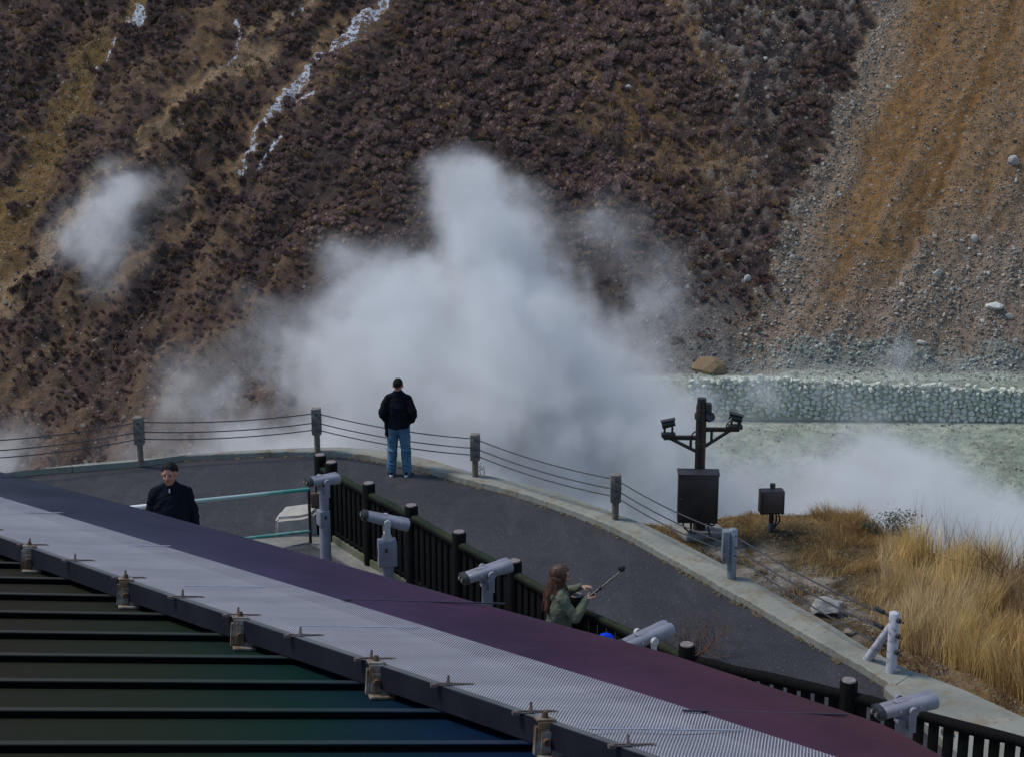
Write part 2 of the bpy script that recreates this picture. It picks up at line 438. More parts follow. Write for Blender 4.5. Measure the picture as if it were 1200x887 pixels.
def lines_mask(PX, PY, pts, w0, w1, soft=.6, wob=0):
    d, t = seg_dist(PX, PY, pts); w = w0+(w1-w0)*t
    return sstep(1+soft, 1-soft, (d+wob)/w)
def hill_maps(PX, PY, X, Y):
    """what grows or lies where on the hillside; PX, PY are the map coordinates, X, Y metres"""
    n_lo = fbm(X*.12, Y*.12, 4, 41)-.5; n_md = fbm(X*.5, Y*.5, 4, 43)-.5; n_hi = fbm(X*1.7, Y*1.7, 3, 47)-.5
    wx = PX+55*n_md+22*n_hi; wy = PY+40*n_md
    M = {}
    left_edge = np.interp(-PY, [-445, -390, -335, -270, -200, -120, -60, 0, 120], [862, 880, 905, 922, 942, 972, 1008, 1022, 1050])
    M['talus'] = sstep(-14, 14, wx-left_edge)*sstep(440+25, 440+5, PY-.03*(PX-900))
    M['talus_rock'] = np.clip(sstep(78, 20, wx-left_edge)*M['talus']+sstep(-60, 60, (wx-1000)*.55+(wy-345)*1.0)*M['talus'], 0, 1)
    M['grey_base'] = np.clip(sstep(310, 400, wy+.15*(860-wx))*sstep(690, 780, wx)*sstep(905, 850, wx), 0, 1)*(1-M['talus'])
    M['sulfur'] = np.clip(sstep(395, 440, wy-.0*(wx))*sstep(760, 880, wx)+sstep(1010, 1100, wx)*sstep(385, 425, wy), 0, 1)
    M['s1'] = lines_mask(wx, wy, [(-60, 345), (-10, 275), (25, 215), (62, 150), (95, 85), (135, 38), (170, 0)], 34, 9, .5)
    M['s2'] = np.maximum(lines_mask(wx, wy, [(-40, 380), (40, 300), (90, 255)], 24, 15), lines_mask(wx, wy, [(90, 255), (120, 215), (165, 175), (205, 130), (255, 90), (310, 45), (370, 0)], 12, 11))
    M['s3'] = np.maximum(lines_mask(wx, wy, [(150, 185), (185, 140), (215, 95), (245, 55)], 13, 7), lines_mask(wx, wy, [(285, 175), (330, 105), (385, 55), (440, 0)], 12, 8)); M['s3'] = np.maximum(M['s3'], .8*lines_mask(wx, wy, [(150, 330), (200, 270), (240, 215), (280, 175)], 13, 10, .7)); M['s3'] = np.maximum(M['s3'], .7*lines_mask(wx, wy, [(20, 470), (60, 410), (110, 345), (150, 300)], 12, 8, .8))
    sw = PX+14*n_md+10*n_hi; sy = PY+10*n_md
    M['snow'] = np.maximum.reduce([lines_mask(sw, sy, [(280, 196), (300, 150), (322, 128)], 4, 6, .5), lines_mask(sw, sy, [(322, 128), (348, 96), (372, 76), (392, 60)], 8, 6, .5),
                                   lines_mask(sw, sy, [(395, 60), (412, 48), (432, 24), (455, -10)], 7, 9, .5), lines_mask(sw, sy, [(303, 190), (330, 160)], 5, 5),
                                   lines_mask(sw, sy, [(345, 125), (368, 118)], 5, 5), lines_mask(sw, sy, [(118, 78), (140, 40), (166, 8)], 3, 6, .4), lines_mask(sw, sy, [(345, 12), (370, 3)], 6, 6), lines_mask(sw, sy, [(262, 75), (275, 66), (282, 30)], 3, 3)])
    M['straw'] = np.clip(lines_mask(wx, wy, [(725, 130), (770, 170), (850, 195)], 60, 40, .7)*.9+lines_mask(wx, wy, [(790, 0), (815, 50), (845, 95)], 17, 12)*.9+
                         lines_mask(wx, wy, [(40, 160), (80, 90), (100, 20)], 26, 22, .8)*.6+lines_mask(wx, wy, [(180, 210), (230, 150), (300, 90), (250, 30)], 34, 28, .8)*.55, 0, 1)
    M['cliff'] = np.clip(lines_mask(wx, wy, [(850, 0), (880, 60), (930, 30), (990, 0)], 52, 40, .5)+lines_mask(wx, wy, [(895, 120), (880, 200), (870, 290), (800, 300)], 40, 36, .7)*.8, 0, 1)*(1-M['talus'])
    bare = np.clip(M['talus']+M['s1']+M['s2']+M['s3']+M['snow']*1.2+M['grey_base']*.85+M['sulfur']+M['straw']*.85+M['cliff']*.92+sstep(400, 470, PY)*.4, 0, 1)
    ac, al = (PX*.78+PY*.62+14*n_md)/30, (PX*.62-PY*.78)/210
    M['n_str'] = fbm(ac, al, 4, 71); M['w_str'] = sstep(620, 380, PX+.35*PY)
    at_, lt_ = (PX*.91+PY*.41+16*n_md)/17, (PX*.41-PY*.91)/240
    M['n_tal'] = fbm(at_, lt_, 4, 73)
    bare = np.clip(bare+.4*sstep(.54, .64, M['n_str'])*M['w_str'], 0, 1)
    M['bush'] = 1-bare
    M['n_lo'], M['n_md'], M['n_hi'] = n_lo, n_md, n_hi
    return M
M = hill_maps(PX, PY, FX, FY)
def lay(c, col, m): return c+(np.array(col)-c)*np.clip(m, 0, 1)[..., None]
c = np.zeros(FX.shape+(3,))+np.array([.09, .06, .05])
c = lay(c, (.1, .068, .046), sstep(.0, .2, M['n_md']))
c = lay(c, (.115, .075, .06), sstep(330, 470, PY)*.7)
ws = M['w_str']; c = lay(c, (.15, .098, .058), ws*sstep(.54, .66, M['n_str'])*.6); c = lay(c, (.05, .036, .036), ws*sstep(.45, .36, M['n_str'])*.8)
c = lay(c, (.21, .128, .062), M['straw']*sstep(-.15, .1, M['n_hi']))
c = lay(c, (.05, .036, .033), M['bush']*.8*sstep(.62, .45, M['n_str']*M['w_str'])*sstep(520, 380, PY))
c = lay(c, (.034, .028, .03), M['cliff']*sstep(.1, -.1, M['n_hi']+.5*M['n_md']))
c = lay(c, (.16, .14, .13), M['cliff']*sstep(.08, .22, M['n_hi']+.3*M['n_md']))
c = lay(c, (.15, .14, .135), M['grey_base']*.85)
tal = np.array([.155, .088, .036])+(np.array([.18, .118, .066])-np.array([.155, .088, .036]))*sstep(-.15, .2, M['n_md'])[..., None]
rock = np.array([.25, .205, .165])
# run-out lines down the scree
tal = np.array([.2, .108, .04])+(np.array([.26, .165, .09])-np.array([.2, .108, .04]))*sstep(.42, .6, M['n_tal'])[..., None]; band = lines_mask(PX+60*M['n_md'], PY+30*M['n_md'], [(875, 450), (915, 350), (965, 245), (1015, 130), (1080, -20)], 42, 105, .8)
tal = tal*(1-.25*sstep(.42, .33, M['n_tal']))[..., None]; tal = tal*.9+(np.array([.225, .127, .053])-tal*.9)*(band*.85)[..., None]
c = c+(tal-c)*M['talus'][..., None]
c = lay(c, rock, M['talus_rock']*.75)
c = lay(c, (.165, .103, .042), M['s1']); c = lay(c, (.25, .17, .1), M['s2']); c = lay(c, (.19, .122, .066), M['s3']*.9)
c = lay(c, (.235, .26, .235), M['sulfur']*(.75+.5*M['n_md']))
vall = sstep(113.5, 112, FY)*sstep(2, 9, FX); c = lay(c, (.3, .345, .275), vall); c = lay(c, (.2, .235, .18), vall*sstep(0, .2, M['n_md'])*.6); c = lay(c, (.36, .4, .33), sstep(109, 110.5, FY)*vall+sstep(114.6, 113.6, FY)*sstep(111.5, 112.3, FY)*sstep(2, 9, FX))
stone = np.clip(M['talus']*.55+M['talus_rock']*.7+M['grey_base']*.7+M['cliff']*.5+M['sulfur']*.5+M['s1']*.3+M['s2']*.3+.1+sstep(380, 470, PY)*.35+M['straw']*.15, 0, 1)*(1-.8*vall)
# relief: ribs and gullies, rubble
rel = 1.6*(M['n_str']-.5)*M['w_str']+.9*(M['n_tal']-.5)*M['talus']+2.2*M['n_lo']+.9*M['n_md']+.35*M['n_hi']-.5*M['s1']-.35*M['s2']-.35*M['s3']+.5*M['cliff']*M['n_hi']*2
rel = rel*np.where(FX < 0, 1, sstep(112.5, 117, FY)*sstep(0, 8, FX)+1-sstep(0, 8, FX))+(.9*M['n_md']+.35*M['n_hi'])*vall*sstep(111.5, 107, FY)
rel = rel + M['bush']*.25*M['n_hi']
FZ = FN+rel+sstep(-60, -120, FX)*18+sstep(70, 150, FX)*15

def hill_material():
    t = NT('mountain_ground'); o = t.obj(); col = t.attr('albedo').outputs['Color']; stn = t.attr('stone').outputs['Fac']; snw = t.attr('snow').outputs['Fac']
    a = t.noise(o, 1.6, 7, .68); b = t.noise(o, 5.5, 5, .7)
    c = t.mix(1, col, t.ramp(a, [(.28, (.5, .48, .48)), (.5, (.95, .95, .95)), (.75, (1.5, 1.42, 1.36))]), 'MULTIPLY')
    hs = b
    for sc, lo, hi, amt in ((1.5, .5, .62, .6), (3.1, .44, .56, .8), (6.0, .4, .5, .8)):
        v = t.n('ShaderNodeTexVoronoi'); v.inputs['Scale'].default_value = sc; t.l(o, v.inputs['Vector'])
        sep = t.n('ShaderNodeSeparateColor'); t.l(v.outputs['Color'], sep.inputs[0])
        m = t.maprange(v.outputs['Distance'], .25, .36, 1, 0)
        pick = t.math('LESS_THAN', sep.outputs[0], t.math('MULTIPLY', stn, amt))
        m = t.math('MULTIPLY', m, pick)
        sc_ = t.ramp(sep.outputs[1], [(0, (.07, .06, .055)), (.4, (.17, .145, .12)), (.8, (.29, .265, .235)), (1, (.45, .43, .4))])
        c = t.mix(t.math('MULTIPLY', m, .8), c, t.mix(.35, sc_, c)); hs = t.math('ADD', hs, t.math('MULTIPLY', m, .5))
    sn = t.noise(o, 3.0, 6, .75)
    sn2 = t.noise(o, .55, 4, .6)
    f = t.maprange(t.math('ADD', t.math('MULTIPLY', snw, .5), t.math('ADD', t.math('MULTIPLY', t.math('SUBTRACT', sn, .5), 2.0), t.math('MULTIPLY', t.math('SUBTRACT', sn2, .5), .8))), .41, .57, 0, 1)
    f = t.math('MULTIPLY', f, t.maprange(snw, .05, .3, 0, 1))
    c = t.mix(f, c, (.5, .54, .62))
    t.bsdf(c, .95, 0, hs, .9, .25, .12); return t.m
HM = hill_material()
fi = np.arange(FX.size).reshape(FX.shape)
fq = np.stack([fi[:-1, :-1], fi[:-1, 1:], fi[1:, 1:], fi[1:, :-1]], -1).reshape(-1, 4)
mountain = struct(np_mesh('mountain', np.stack([FX, FY, FZ], -1).reshape(-1, 3), fq, HM, smooth=True,
                          attrs={'albedo': c.reshape(-1, 3), 'stone': stone.ravel(), 'snow': M['snow'].ravel()}))
def far_z(x, y):
    """height of the built surface (bilinear)"""
    i = np.clip(np.searchsorted(fx, x)-1, 0, len(fx)-2); j = np.clip(np.searchsorted(fy, y)-1, 0, len(fy)-2)
    tx = (x-fx[i])/(fx[i+1]-fx[i]); ty = (y-fy[j])/(fy[j+1]-fy[j])
    return (FZ[j, i]*(1-tx)+FZ[j, i+1]*tx)*(1-ty)+(FZ[j+1, i]*(1-tx)+FZ[j+1, i+1]*tx)*ty

# ------------------------------------------------------------------ shrubs over the slope: one mass of leafless bushes
def bush_kind(nt, seed, flat):
    r = np.random.default_rng(seed); V = []; Fc = []; ib = bmesh.new(); bmesh.ops.create_icosphere(ib, subdivisions=2, radius=1)
    IV = np.array([v.co[:] for v in ib.verts]); IF = [[v.index for v in f.verts] for f in ib.faces]; ib.free()
    lobes = [(r.normal(0, .26, 2), r.uniform(.36, .56)) for _ in range(4)]+[(np.zeros(2), .6)]; lz = [r.uniform(0, .55) for _ in range(4)]+[.25]
    for (lc, lr), z_ in zip(lobes[:3], lz):
        b = len(V); W = IV*(lr*.6*(1+.25*r.normal(0, 1, (len(IV), 1))))*np.array([1, 1, flat*1.25])+np.array([lc[0], lc[1], .1+z_])
        V += list(W); Fc += [(a_+b, b_+b, c_+b) for a_, b_, c_ in IF]
    for k in range(nt):
        q_ = r.integers(len(lobes)); (lc, lr) = lobes[q_]
        th = r.uniform(0, 2*np.pi); cz = r.uniform(0, 1)**.8 if r.random() < .9 else r.uniform(-.3, .2)
        s = math.sqrt(max(0, 1-cz*cz)); rad = lr*r.uniform(.75, 1.06)
        d = np.array([s*math.cos(th), s*math.sin(th), cz]); p = np.array([lc[0], lc[1], .12+lz[q_]])+d*rad*np.array([1, 1, flat*1.2]); d = d+np.array([0, 0, .55]); d /= np.linalg.norm(d)+1e-9
        # a twig spray: thin triangle pointing outwards, random roll
        side = np.cross(d, r.normal(0, 1, 3)); side /= np.linalg.norm(side)+1e-9
        L = r.uniform(.2, .5); wd = r.uniform(.022, .05)
        tip = p+d*L*.55+r.normal(0, .06, 3)
        b = len(V); V += [p-d*L*.5-side*wd, p-d*L*.5+side*wd, tip]; Fc.append((b, b+1, b+2))
    return np.array(V), np.array(Fc)
kinds = [bush_kind(230, 100+i, [.9, .75, 1.05, .65][i]) for i in range(4)]
N = 36000
bx = rng.uniform(-62, 62, N); by = rng.uniform(101, 158, N)
qx_, qy_ = proj(bx, by, far_nom(bx, by)); BM = hill_maps(qx_, qy_, bx, by)
dens = BM['bush']*(.5+.5*sstep(-.22, .05, BM['n_md']))
keep = rng.random(N) < dens; keep &= (by > np.where(bx > 2, 115, 101)); keep &= (qx_ > -120) & (qx_ < 1320) & (qy_ > -60)
BM = {k: v[keep] for k, v in BM.items()}; bx, by, qx_, qy_ = bx[keep], by[keep], qx_[keep], qy_[keep]
VV = []; FF = []; CC = []; off = 0
for i in range(len(bx)):
    puff = sstep(380, 520, qx_[i])*sstep(900, 700, qx_[i])*sstep(330, 150, qy_[i])
    V, Fc = kinds[rng.integers(4)]
    s = .24+.42*rng.random()**1.5+.3*puff*rng.random(); s *= 1-.2*BM['w_str'][i]
    low = sstep(250, 400, qy_[i])
    s *= 1-.35*low
    a = rng.uniform(0, 6.28); ca, sa = math.cos(a), math.sin(a)
    W = np.stack([V[:, 0]*ca-V[:, 1]*sa, V[:, 0]*sa+V[:, 1]*ca, V[:, 2]*rng.uniform(.8, 1.15)], 1)*s
    W += np.array([bx[i], by[i], 0]); z0 = far_z(np.array([bx[i]]), np.array([by[i]]))[0]
    W[:, 2] += z0
    base = np.array([.165, .11, .098]); q = rng.random()
    if q < .3: base = np.array([.185, .126, .1])
    elif q < .5: base = np.array([.12, .08, .08])
    elif q < .6: base = np.array([.18, .118, .066])
    base = base*(1+.25*puff)*(1-.15*low)
    if low > .3 and q > .6: base = np.array([.115, .068, .062])
    # some places greyer, some browner
    base = base*(1+.9*BM['n_lo'][i])*rng.uniform(.75, 1.3); base = base*(1+BM['w_str'][i]*(BM['n_str'][i]-.5)*2.2)
    lf = np.ones((len(V), 1)); lf[3*42:, 0] = np.repeat(rng.uniform(.7, 1.4, (len(V)-3*42)//3), 3); lf[:3*42, 0] = rng.uniform(.6, 1.05, 3*42)
    VV.append(W); FF.append(Fc+off); CC.append(base*lf); off += len(W)
t = NT('shrub_twigs'); col = t.attr('albedo').outputs['Color']; t.bsdf(col, .95, spec=.05)
shrubs = tag(np_mesh('hillside_shrubs', np.concatenate(VV), np.concatenate(FF), t.m, attrs={'albedo': np.concatenate(CC)}),
             'leafless purple brown scrub covering the dark mountain slope above the steam', 'scrub', None, 'stuff')
print('bushes', len(bx))
# low tufts of dead grass on the slope
N = 9000
bx = rng.uniform(-60, 60, N); by = rng.uniform(114, 158, N); qx_, qy_ = proj(bx, by, far_nom(bx, by)); BM = hill_maps(qx_, qy_, bx, by)
dens = np.clip(BM['straw']*1.1+.25*BM['bush']*sstep(.0, .15, BM['n_lo'])+.3*sstep(0, .2, BM['n_md'])*BM['bush']+.12*BM['cliff'], 0, 1)*(1-BM['snow'])*(1-BM['talus'])
keep = (rng.random(N) < dens) & (qx_ > -60) & (qx_ < 1260) & (qy_ > -40); bx, by = bx[keep], by[keep]; n = len(bx); z0 = far_z(bx, by)
kb = 9; th = rng.uniform(0, 6.28, (n, kb)); L = rng.uniform(.25, .55, (n, kb)); lean = rng.uniform(.15, .6, (n, kb))
base = np.stack([np.repeat(bx[:, None], kb, 1)+rng.normal(0, .16, (n, kb)), np.repeat(by[:, None], kb, 1)+rng.normal(0, .16, (n, kb)), np.repeat(z0[:, None]-.05, kb, 1)], -1)
tip = base+np.stack([np.cos(th)*lean*L, np.sin(th)*lean*L, L], -1); sd_ = np.stack([-np.sin(th)*.05, np.cos(th)*.05, 0*th], -1)
V = np.stack([base-sd_, base+sd_, tip], 2).reshape(-1, 3); Fc = np.arange(len(V)).reshape(-1, 3)
cc = np.repeat((np.array([.2, .125, .062])*rng.uniform(.6, 1.35, (n*kb, 1))), 3, 0)
tag(np_mesh('hillside_grass', V, Fc, t.m, attrs={'albedo': cc}), 'tan dead grass tufts in patches between the scrub on the mountain slope', 'grass', None, 'stuff')

# ------------------------------------------------------------------ loose stones on the scree
def rock_verts(seed, sub=1):
    bm = bmesh.new(); bmesh.ops.create_icosphere(bm, subdivisions=sub, radius=1); r = random.Random(seed)
    pl = [(Vector((r.gauss(0, 1), r.gauss(0, 1), r.gauss(0, 1))).normalized(), r.uniform(.55, .85)) for _ in range(7)]
    for v in bm.verts:
        for n, d in pl:
            k = v.co.dot(n)
            if k > d: v.co -= n*(k-d)
        v.co *= r.uniform(.94, 1.06)
    V = np.array([v.co[:] for v in bm.verts]); Fc = np.array([[v.index for v in f.verts] for f in bm.faces]); bm.free(); return V, Fc
rk = [rock_verts(i) for i in range(6)]
N = 330000
bx = rng.uniform(-60, 62, N); by = rng.uniform(88, 158, N); qx_, qy_ = proj(bx, by, far_nom(bx, by)); BM = hill_maps(qx_, qy_, bx, by)
val = (by < 110) & (bx > 4)
dens = np.clip(BM['talus']*(.12+.3*sstep(.45, .62, BM['n_tal']))+BM['talus_rock']*.75*(.35+sstep(-.1, .2, BM['n_md']))+BM['grey_base']*.5+BM['cliff']*.3*sstep(0, .2, BM['n_md'])+BM['s1']*.2+BM['s2']*.2+.004+.016*sstep(360, 450, qy_), 0, 1)
dens = np.where(val, .07*sstep(-.05, .15, BM['n_md']), dens); dens = np.where((by >= 109.5) & (by < 115) & (bx > 4), .1, dens)
keep = (rng.random(N) < dens) & (qx_ > -40) & (qx_ < 1250) & (qy_ > -40); bx, by = bx[keep], by[keep]; qx_, qy_ = qx_[keep], qy_[keep]; val = val[keep]; tr = BM['talus_rock'][keep]; n = len(bx)
z0 = far_z(bx, by); sz = .035+.055*rng.gamma(1.0, .6, n)+.16*tr*rng.random(n)**5; sz = np.minimum(sz, .34)
VV = []; FF = []; CC = []; off = 0
for i in range(n):
    V, Fc = rk[rng.integers(6)]; q = Quaternion(rng.normal(0, 1, 4)).normalized(); A = np.array(q.to_matrix())
    W = (V*np.array([1, rng.uniform(.6, 1), rng.uniform(.5, .9)])*sz[i]) @ A.T+np.array([bx[i], by[i], z0[i]+.2*sz[i]])
    g = .06+.27*rng.random()**1.7+.07*tr[i]; tint = np.array([1, .84, .66]) if rng.random() < .65 else np.array([1, .95, .88])
    if val[i] or qy_[i] > 400: tint = np.array([.9, 1, .9])
    VV.append(W); FF.append(Fc+off); CC.append(np.repeat((g*tint)[None], len(V), 0)); off += len(V)
t2 = NT('scree_stone'); o = t2.obj(); col = t2.mix(1, t2.attr('albedo').outputs['Color'], t2.ramp(t2.noise(o, 7, 4), [(.3, (.7, .7, .7)), (.7, (1.25, 1.25, 1.25))]), 'MULTIPLY'); t2.bsdf(col, .9, spec=.15)
ROCKM = t2.m
tag(np_mesh('scree', np.concatenate(VV), np.concatenate(FF), ROCKM, attrs={'albedo': np.concatenate(CC)}), 'loose grey and tan stones littering the scree and lower slope', 'scree', None, 'stuff')
print('stones', n)
# single boulders one can point to
def boulder(px, py, wpx, hpx, col, label, seed, hillside=True, z=None, group=None):
    p = hillpx(px, py) if hillside else at_z(px, py, z)
    if hillside: p.z = float(far_z(np.array([p.x]), np.array([p.y]))[0])
    dep = p.y*cT-(p.z-CAM_H)*sT; r = wpx*dep/F/2; h = hpx*dep/F/2
    V, Fc = rock_verts(seed, 3 if not hillside else 2)
    V = V*np.array([r, r*.8, h*1.1])
    V = V+np.stack([vnoise(V[:, 0]*5/r*.3, V[:, 1]*5/r*.3, seed)-.5]*3, 1)*r*.12
    o = np_mesh('boulder', V, Fc, ROCKM, attrs={'albedo': np.repeat(np.array(col)[None], len(V), 0)})
    o.location = (p.x, p.y, p.z+h*(.45 if not hillside else .25)); tag(o, label, 'boulder', group); return o
boulder(737, 108, 9, 9, (.36, .36, .36), 'small pale block standing alone among dark scrub near the straw patch', 1)
boulder(1166, 364, 26, 9, (.46, .47, .43), 'long flat whitish boulder at the right edge of the lower scree', 2)
boulder(1182, 369, 12, 8, (.4, .38, .32), 'tan boulder touching the right end of the long whitish one', 3)
boulder(876, 332, 9, 10, (.42, .42, .4), 'upright pale block at the left foot of the orange scree', 4)
boulder(897, 208-145+10, 8, 6, (.36, .34, .3), 'small grey rock sitting under the dark cliff top', 5)
boulder(1187, 200, 16, 14, (.3, .29, .28), 'grey boulder at the right picture edge halfway up the scree', 6)
boulder(832, 432, 50, 24, (.17, .125, .075), 'large rounded ochre boulder at the left end of the stone wall', 7)
boulder(1080, 398, 12, 9, (.38, .37, .33), 'pale rounded boulder low on the scree above the stone wall', 8)
boulder(1098, 330, 12, 10, (.34, .33, .29), 'light grey boulder in the cluster midway up the grey scree', 9)
boulder(1142, 283, 11, 11, (.33, .32, .3), 'light angular boulder on the brown scree near the right edge', 10)
boulder(1041, 98, 8, 6, (.42, .38, .3), 'small cream stone high on the orange scree', 12)
boulder(968, 716, 46, 22, (.24, .24, .23), 'broad pale grey rock lying by the kerb near the white end post', 13, False, -.02)
boulder(996, 742, 15, 9, (.2, .17, .13), 'small brown stone behind the kerb left of the white end post', 14, False, -.02)
boulder(1110, 860, 16, 14, (.14, .12, .11), 'brown stone on the concrete behind the black railing', 15, False, .12)

# ------------------------------------------------------------------ retaining wall of round stones
wl = thing('retaining_wall', 'long pale green retaining wall of rounded stones at the foot of the scree', 'wall', (14, 112, -23.4))
x0w, x1w = 13.2, 60
def wtop(x): return np.interp(x, [13, 17, 25, 37, 60], [-20.4, -20.1, -20.3, -20.8, -21.8])
def wbot(x): return np.interp(x, [13, 25, 37, 60], [-22.6, -23.1, -23.2, -23.5])-.2
wy = lambda x: 111.6-.02*(x-14)
r2 = np.random.default_rng(5)
# backing
m = MB(); L = [(x, wy(x)+.35, 0) for x in np.linspace(x0w, x1w, 60)]
vs = []; fs = []
for x, y, _ in L: vs += [(x, y-.12, wbot(x)-.6), (x, y, wtop(x)-.05), (x, y+1.2, wtop(x)), (x, y+1.2, wbot(x)-.6)]
for i in range(len(L)-1):
    for k in range(4): a, b = i*4+k, i*4+(k+1) % 4; fs.append((a, b, b+4, a+4))
fs += [(0, 1, 2, 3), tuple(4*(len(L)-1)+k for k in (3, 2, 1, 0))]
m._add(vs, fs); mm = Matrix.Translation((-14, -112, 23.4)); m.bm.transform(mm)
wbk = simple('wall_mortar', (.34, .37, .31), (.4, .43, .36), 2.2, .95)
m.build('wall_core', wbk, wl)
VV = []; FF = []; CC = []; off = 0
x = x0w
while x < x1w:
    cw = r2.uniform(.3, .62); xx = x+cw/2; z = wbot(xx)+r2.uniform(.0, .25); top = wtop(xx)
    while z < top:
        h = r2.uniform(.25, .52); V, Fc = rk[r2.integers(6)]
        A = np.array(Matrix.Rotation(r2.uniform(-.5, .5), 3, 'Y'))
        W = (V*np.array([cw*.64*r2.uniform(.85, 1.1), .32, h*.68])) @ A.T
        tz = (z+h/2-wbot(xx))/(top-wbot(xx))
        W += np.array([xx+r2.uniform(-.18, .18)-14, wy(xx)+.2+.12*tz-112, z+h/2+23.4])
        g = r2.uniform(.4, .6); VV.append(W); FF.append(Fc+off); CC.append(np.repeat((g*np.array([.95, 1, .86]))[None], len(V), 0)); off += len(V); z += h*.95
    x += cw*.93
np_mesh('stone_facing', np.concatenate(VV), np.concatenate(FF), ROCKM, wl, attrs={'albedo': np.concatenate(CC)})
# ================================================================== platform and terrace
PZ, FT = .7, 1.87            # platform level, top of the fence posts
CONC = simple('concrete', (.2, .195, .175), (.13, .13, .12), 3, .9, bstr=.4)
DARKMETAL = simple('dark_metal', (.018, .016, .016), (.03, .026, .024), 12, .5, .3)
BLACKP = simple('black_plastic', (.012, .012, .013), (.02, .02, .02), 30, .45)
STEEL = simple('galvanised_steel', (.32, .33, .34), (.2, .2, .21), 14, .5, .55)
fp = [(375, 533), (388, 541.5), (432, 566), (482, 592), (538, 623), (603, 657), (675, 697), (805, 755), (995, 797)]
FP = [at_z(x, y, FT) for x, y in fp]
d = (at_z(1200, 850, FT)-FP[-1]); d.normalize(); FP.append(FP[-1]+d*2.3)
left_edge_y = FP[1].y+.25
plat = [(-9, left_edge_y-1.2), (-4.4, left_edge_y-.35), (FP[1].x-.1, left_edge_y)] + [(p.x+.12, p.y+.12) for p in FP[1:]] + [(8, 11.5), (8, 3), (-9, 3)]
pf = MB(); pf.prism(plat, -.35, PZ); platform = struct(pf.build('platform', CONC))
# upper terrace with steps down to the platform
ter = MB(); ter.prism([(-9, 4), (-1.6, 4), (-1.6, 16.0), (-2.6, 16.6), (-9, 16.6)], PZ, 1.9)
for k in range(5): ter.box((-5.6, 16.6+.14+.28*k, PZ+(1.0-.2*k)/2+.0), (6.6, .28, 1.0-.2*k))
terrace = struct(ter.build('terrace', CONC))
# drain grating
a, b, c_ = at_z(344, 640, PZ+.01), at_z(362, 636, PZ+.01), at_z(415, 668, PZ+.01)
g = thing('drain_grating', 'dark slotted drain grating in the concrete beside the leftmost binocular', 'grating', (b.x, b.y, PZ))
ux = (c_-b).normalized(); m = MB(); M3 = basis(ux); w_ = .5; L_ = (c_-b).length+.6
m.box(ux*(L_/2)+M3 @ Vector((0, -w_/2, .004)), (L_, w_, .008), M3); m.build('pit', BLACKP, g)
m = MB()
for k in range(13): m.box(ux*(L_/2)+M3 @ Vector((0, -.02-k*(w_-.04)/12, .018)), (L_, .014, .018), M3)
m.build('bars', simple('grate', (.14, .14, .15), (.08, .08, .085), 20, .6, .4), g)
m = MB()
for s in (0, -w_): m.box(ux*(L_/2)+M3 @ Vector((0, s, .016)), (L_, .025, .026), M3)
for s in (0, L_): m.box(ux*s+M3 @ Vector((0, -w_/2, .016)), (.025, w_, .026), M3)
m.build('frame', MATS['grate'], g)
# concrete block at the platform corner
p = at_z(346, 632, PZ-.05); m = MB()
m.prism([(-.34, -.3), (.36, -.34), (.42, .34), (-.28, .36)], -.72, .3); bm = m.bm
for v in bm.verts:
    if v.co.z > 0: v.co.x *= .82; v.co.y *= .8; v.co.z += .14*(v.co.x+.3)
bmesh.ops.bevel(bm, geom=list(bm.edges), offset=.05, segments=3, affect='EDGES'); bmesh.ops.subdivide_edges(bm, edges=list(bm.edges), cuts=2)
ob = m.build('concrete_block', simple('pale_concrete', (.37, .35, .31), (.25, .24, .22), 3, .9, bstr=.4), None, (p.x-.02, p.y+.3, PZ-.05), .02, 5)
tag(ob, 'squat rounded concrete block behind the green handrail post', 'block')

# ================================================================== black timber fence
def timber(name, moss):
    t = NT(name); o = t.obj()
    s = t.n('ShaderNodeMapping'); s.inputs['Scale'].default_value = (9, 9, 1.2); t.l(o, s.inputs['Vector'])
    a = t.noise(s.outputs[0], 5, 5, .65); b = t.noise(o, 1.4, 4, .6)
    c = t.ramp(a, [(.35, (.003, .003, .0033)), (.7, (.011, .0105, .01))])
    if moss:
        geo = t.n('ShaderNodeNewGeometry'); sp = t.n('ShaderNodeSeparateXYZ'); t.l(geo.outputs['Normal'], sp.inputs[0])
        up = t.maprange(sp.outputs['Z'], .1, .8, 0, .9)
        c = t.mix(t.math('MULTIPLY', up, t.maprange(a, .3, .6, .35, 1)), c, t.ramp(b, [(.35, (.016, .03, .021)), (.65, (.045, .047, .026))]))
    t.bsdf(c, .85, 0, a, .5, .01, .08); return t.m
TIM = timber('black_timber', False); MOSS = timber('mossy_rail', True)
CUT = simple('cut_end', (.22, .19, .19), (.12, .1, .1), 25, .85)
fen = thing('timber_fence', 'black timber railing of round posts and upright slats between platform and path', 'railing', (FP[0].x, FP[0].y, PZ))
org = Vector((FP[0].x, FP[0].y, PZ)); HF = FT-PZ
pm = None
for p in FP:
    if pm is None:
        m = MB(); m.tube([(0, 0, -.35), (0, 0, HF-.02), (0, 0, HF)], [.088, .088, .078], 16); o1 = m.build('post', TIM, fen)
        m = MB(); m.tube([(0, 0, HF-.004), (0, 0, HF+.012)], [.074, .066], 16); c1 = m.build('post_cap', CUT, o1); pm = (o1, c1)
    else:
        o1 = pm[0].copy(); COL.objects.link(o1); o1.parent = fen; c1 = pm[1].copy(); COL.objects.link(c1); c1.parent = o1
    o1.location = (p.x-org.x, p.y-org.y, 0); o1.rotation_euler[2] = random.uniform(0, 6)
bl = None
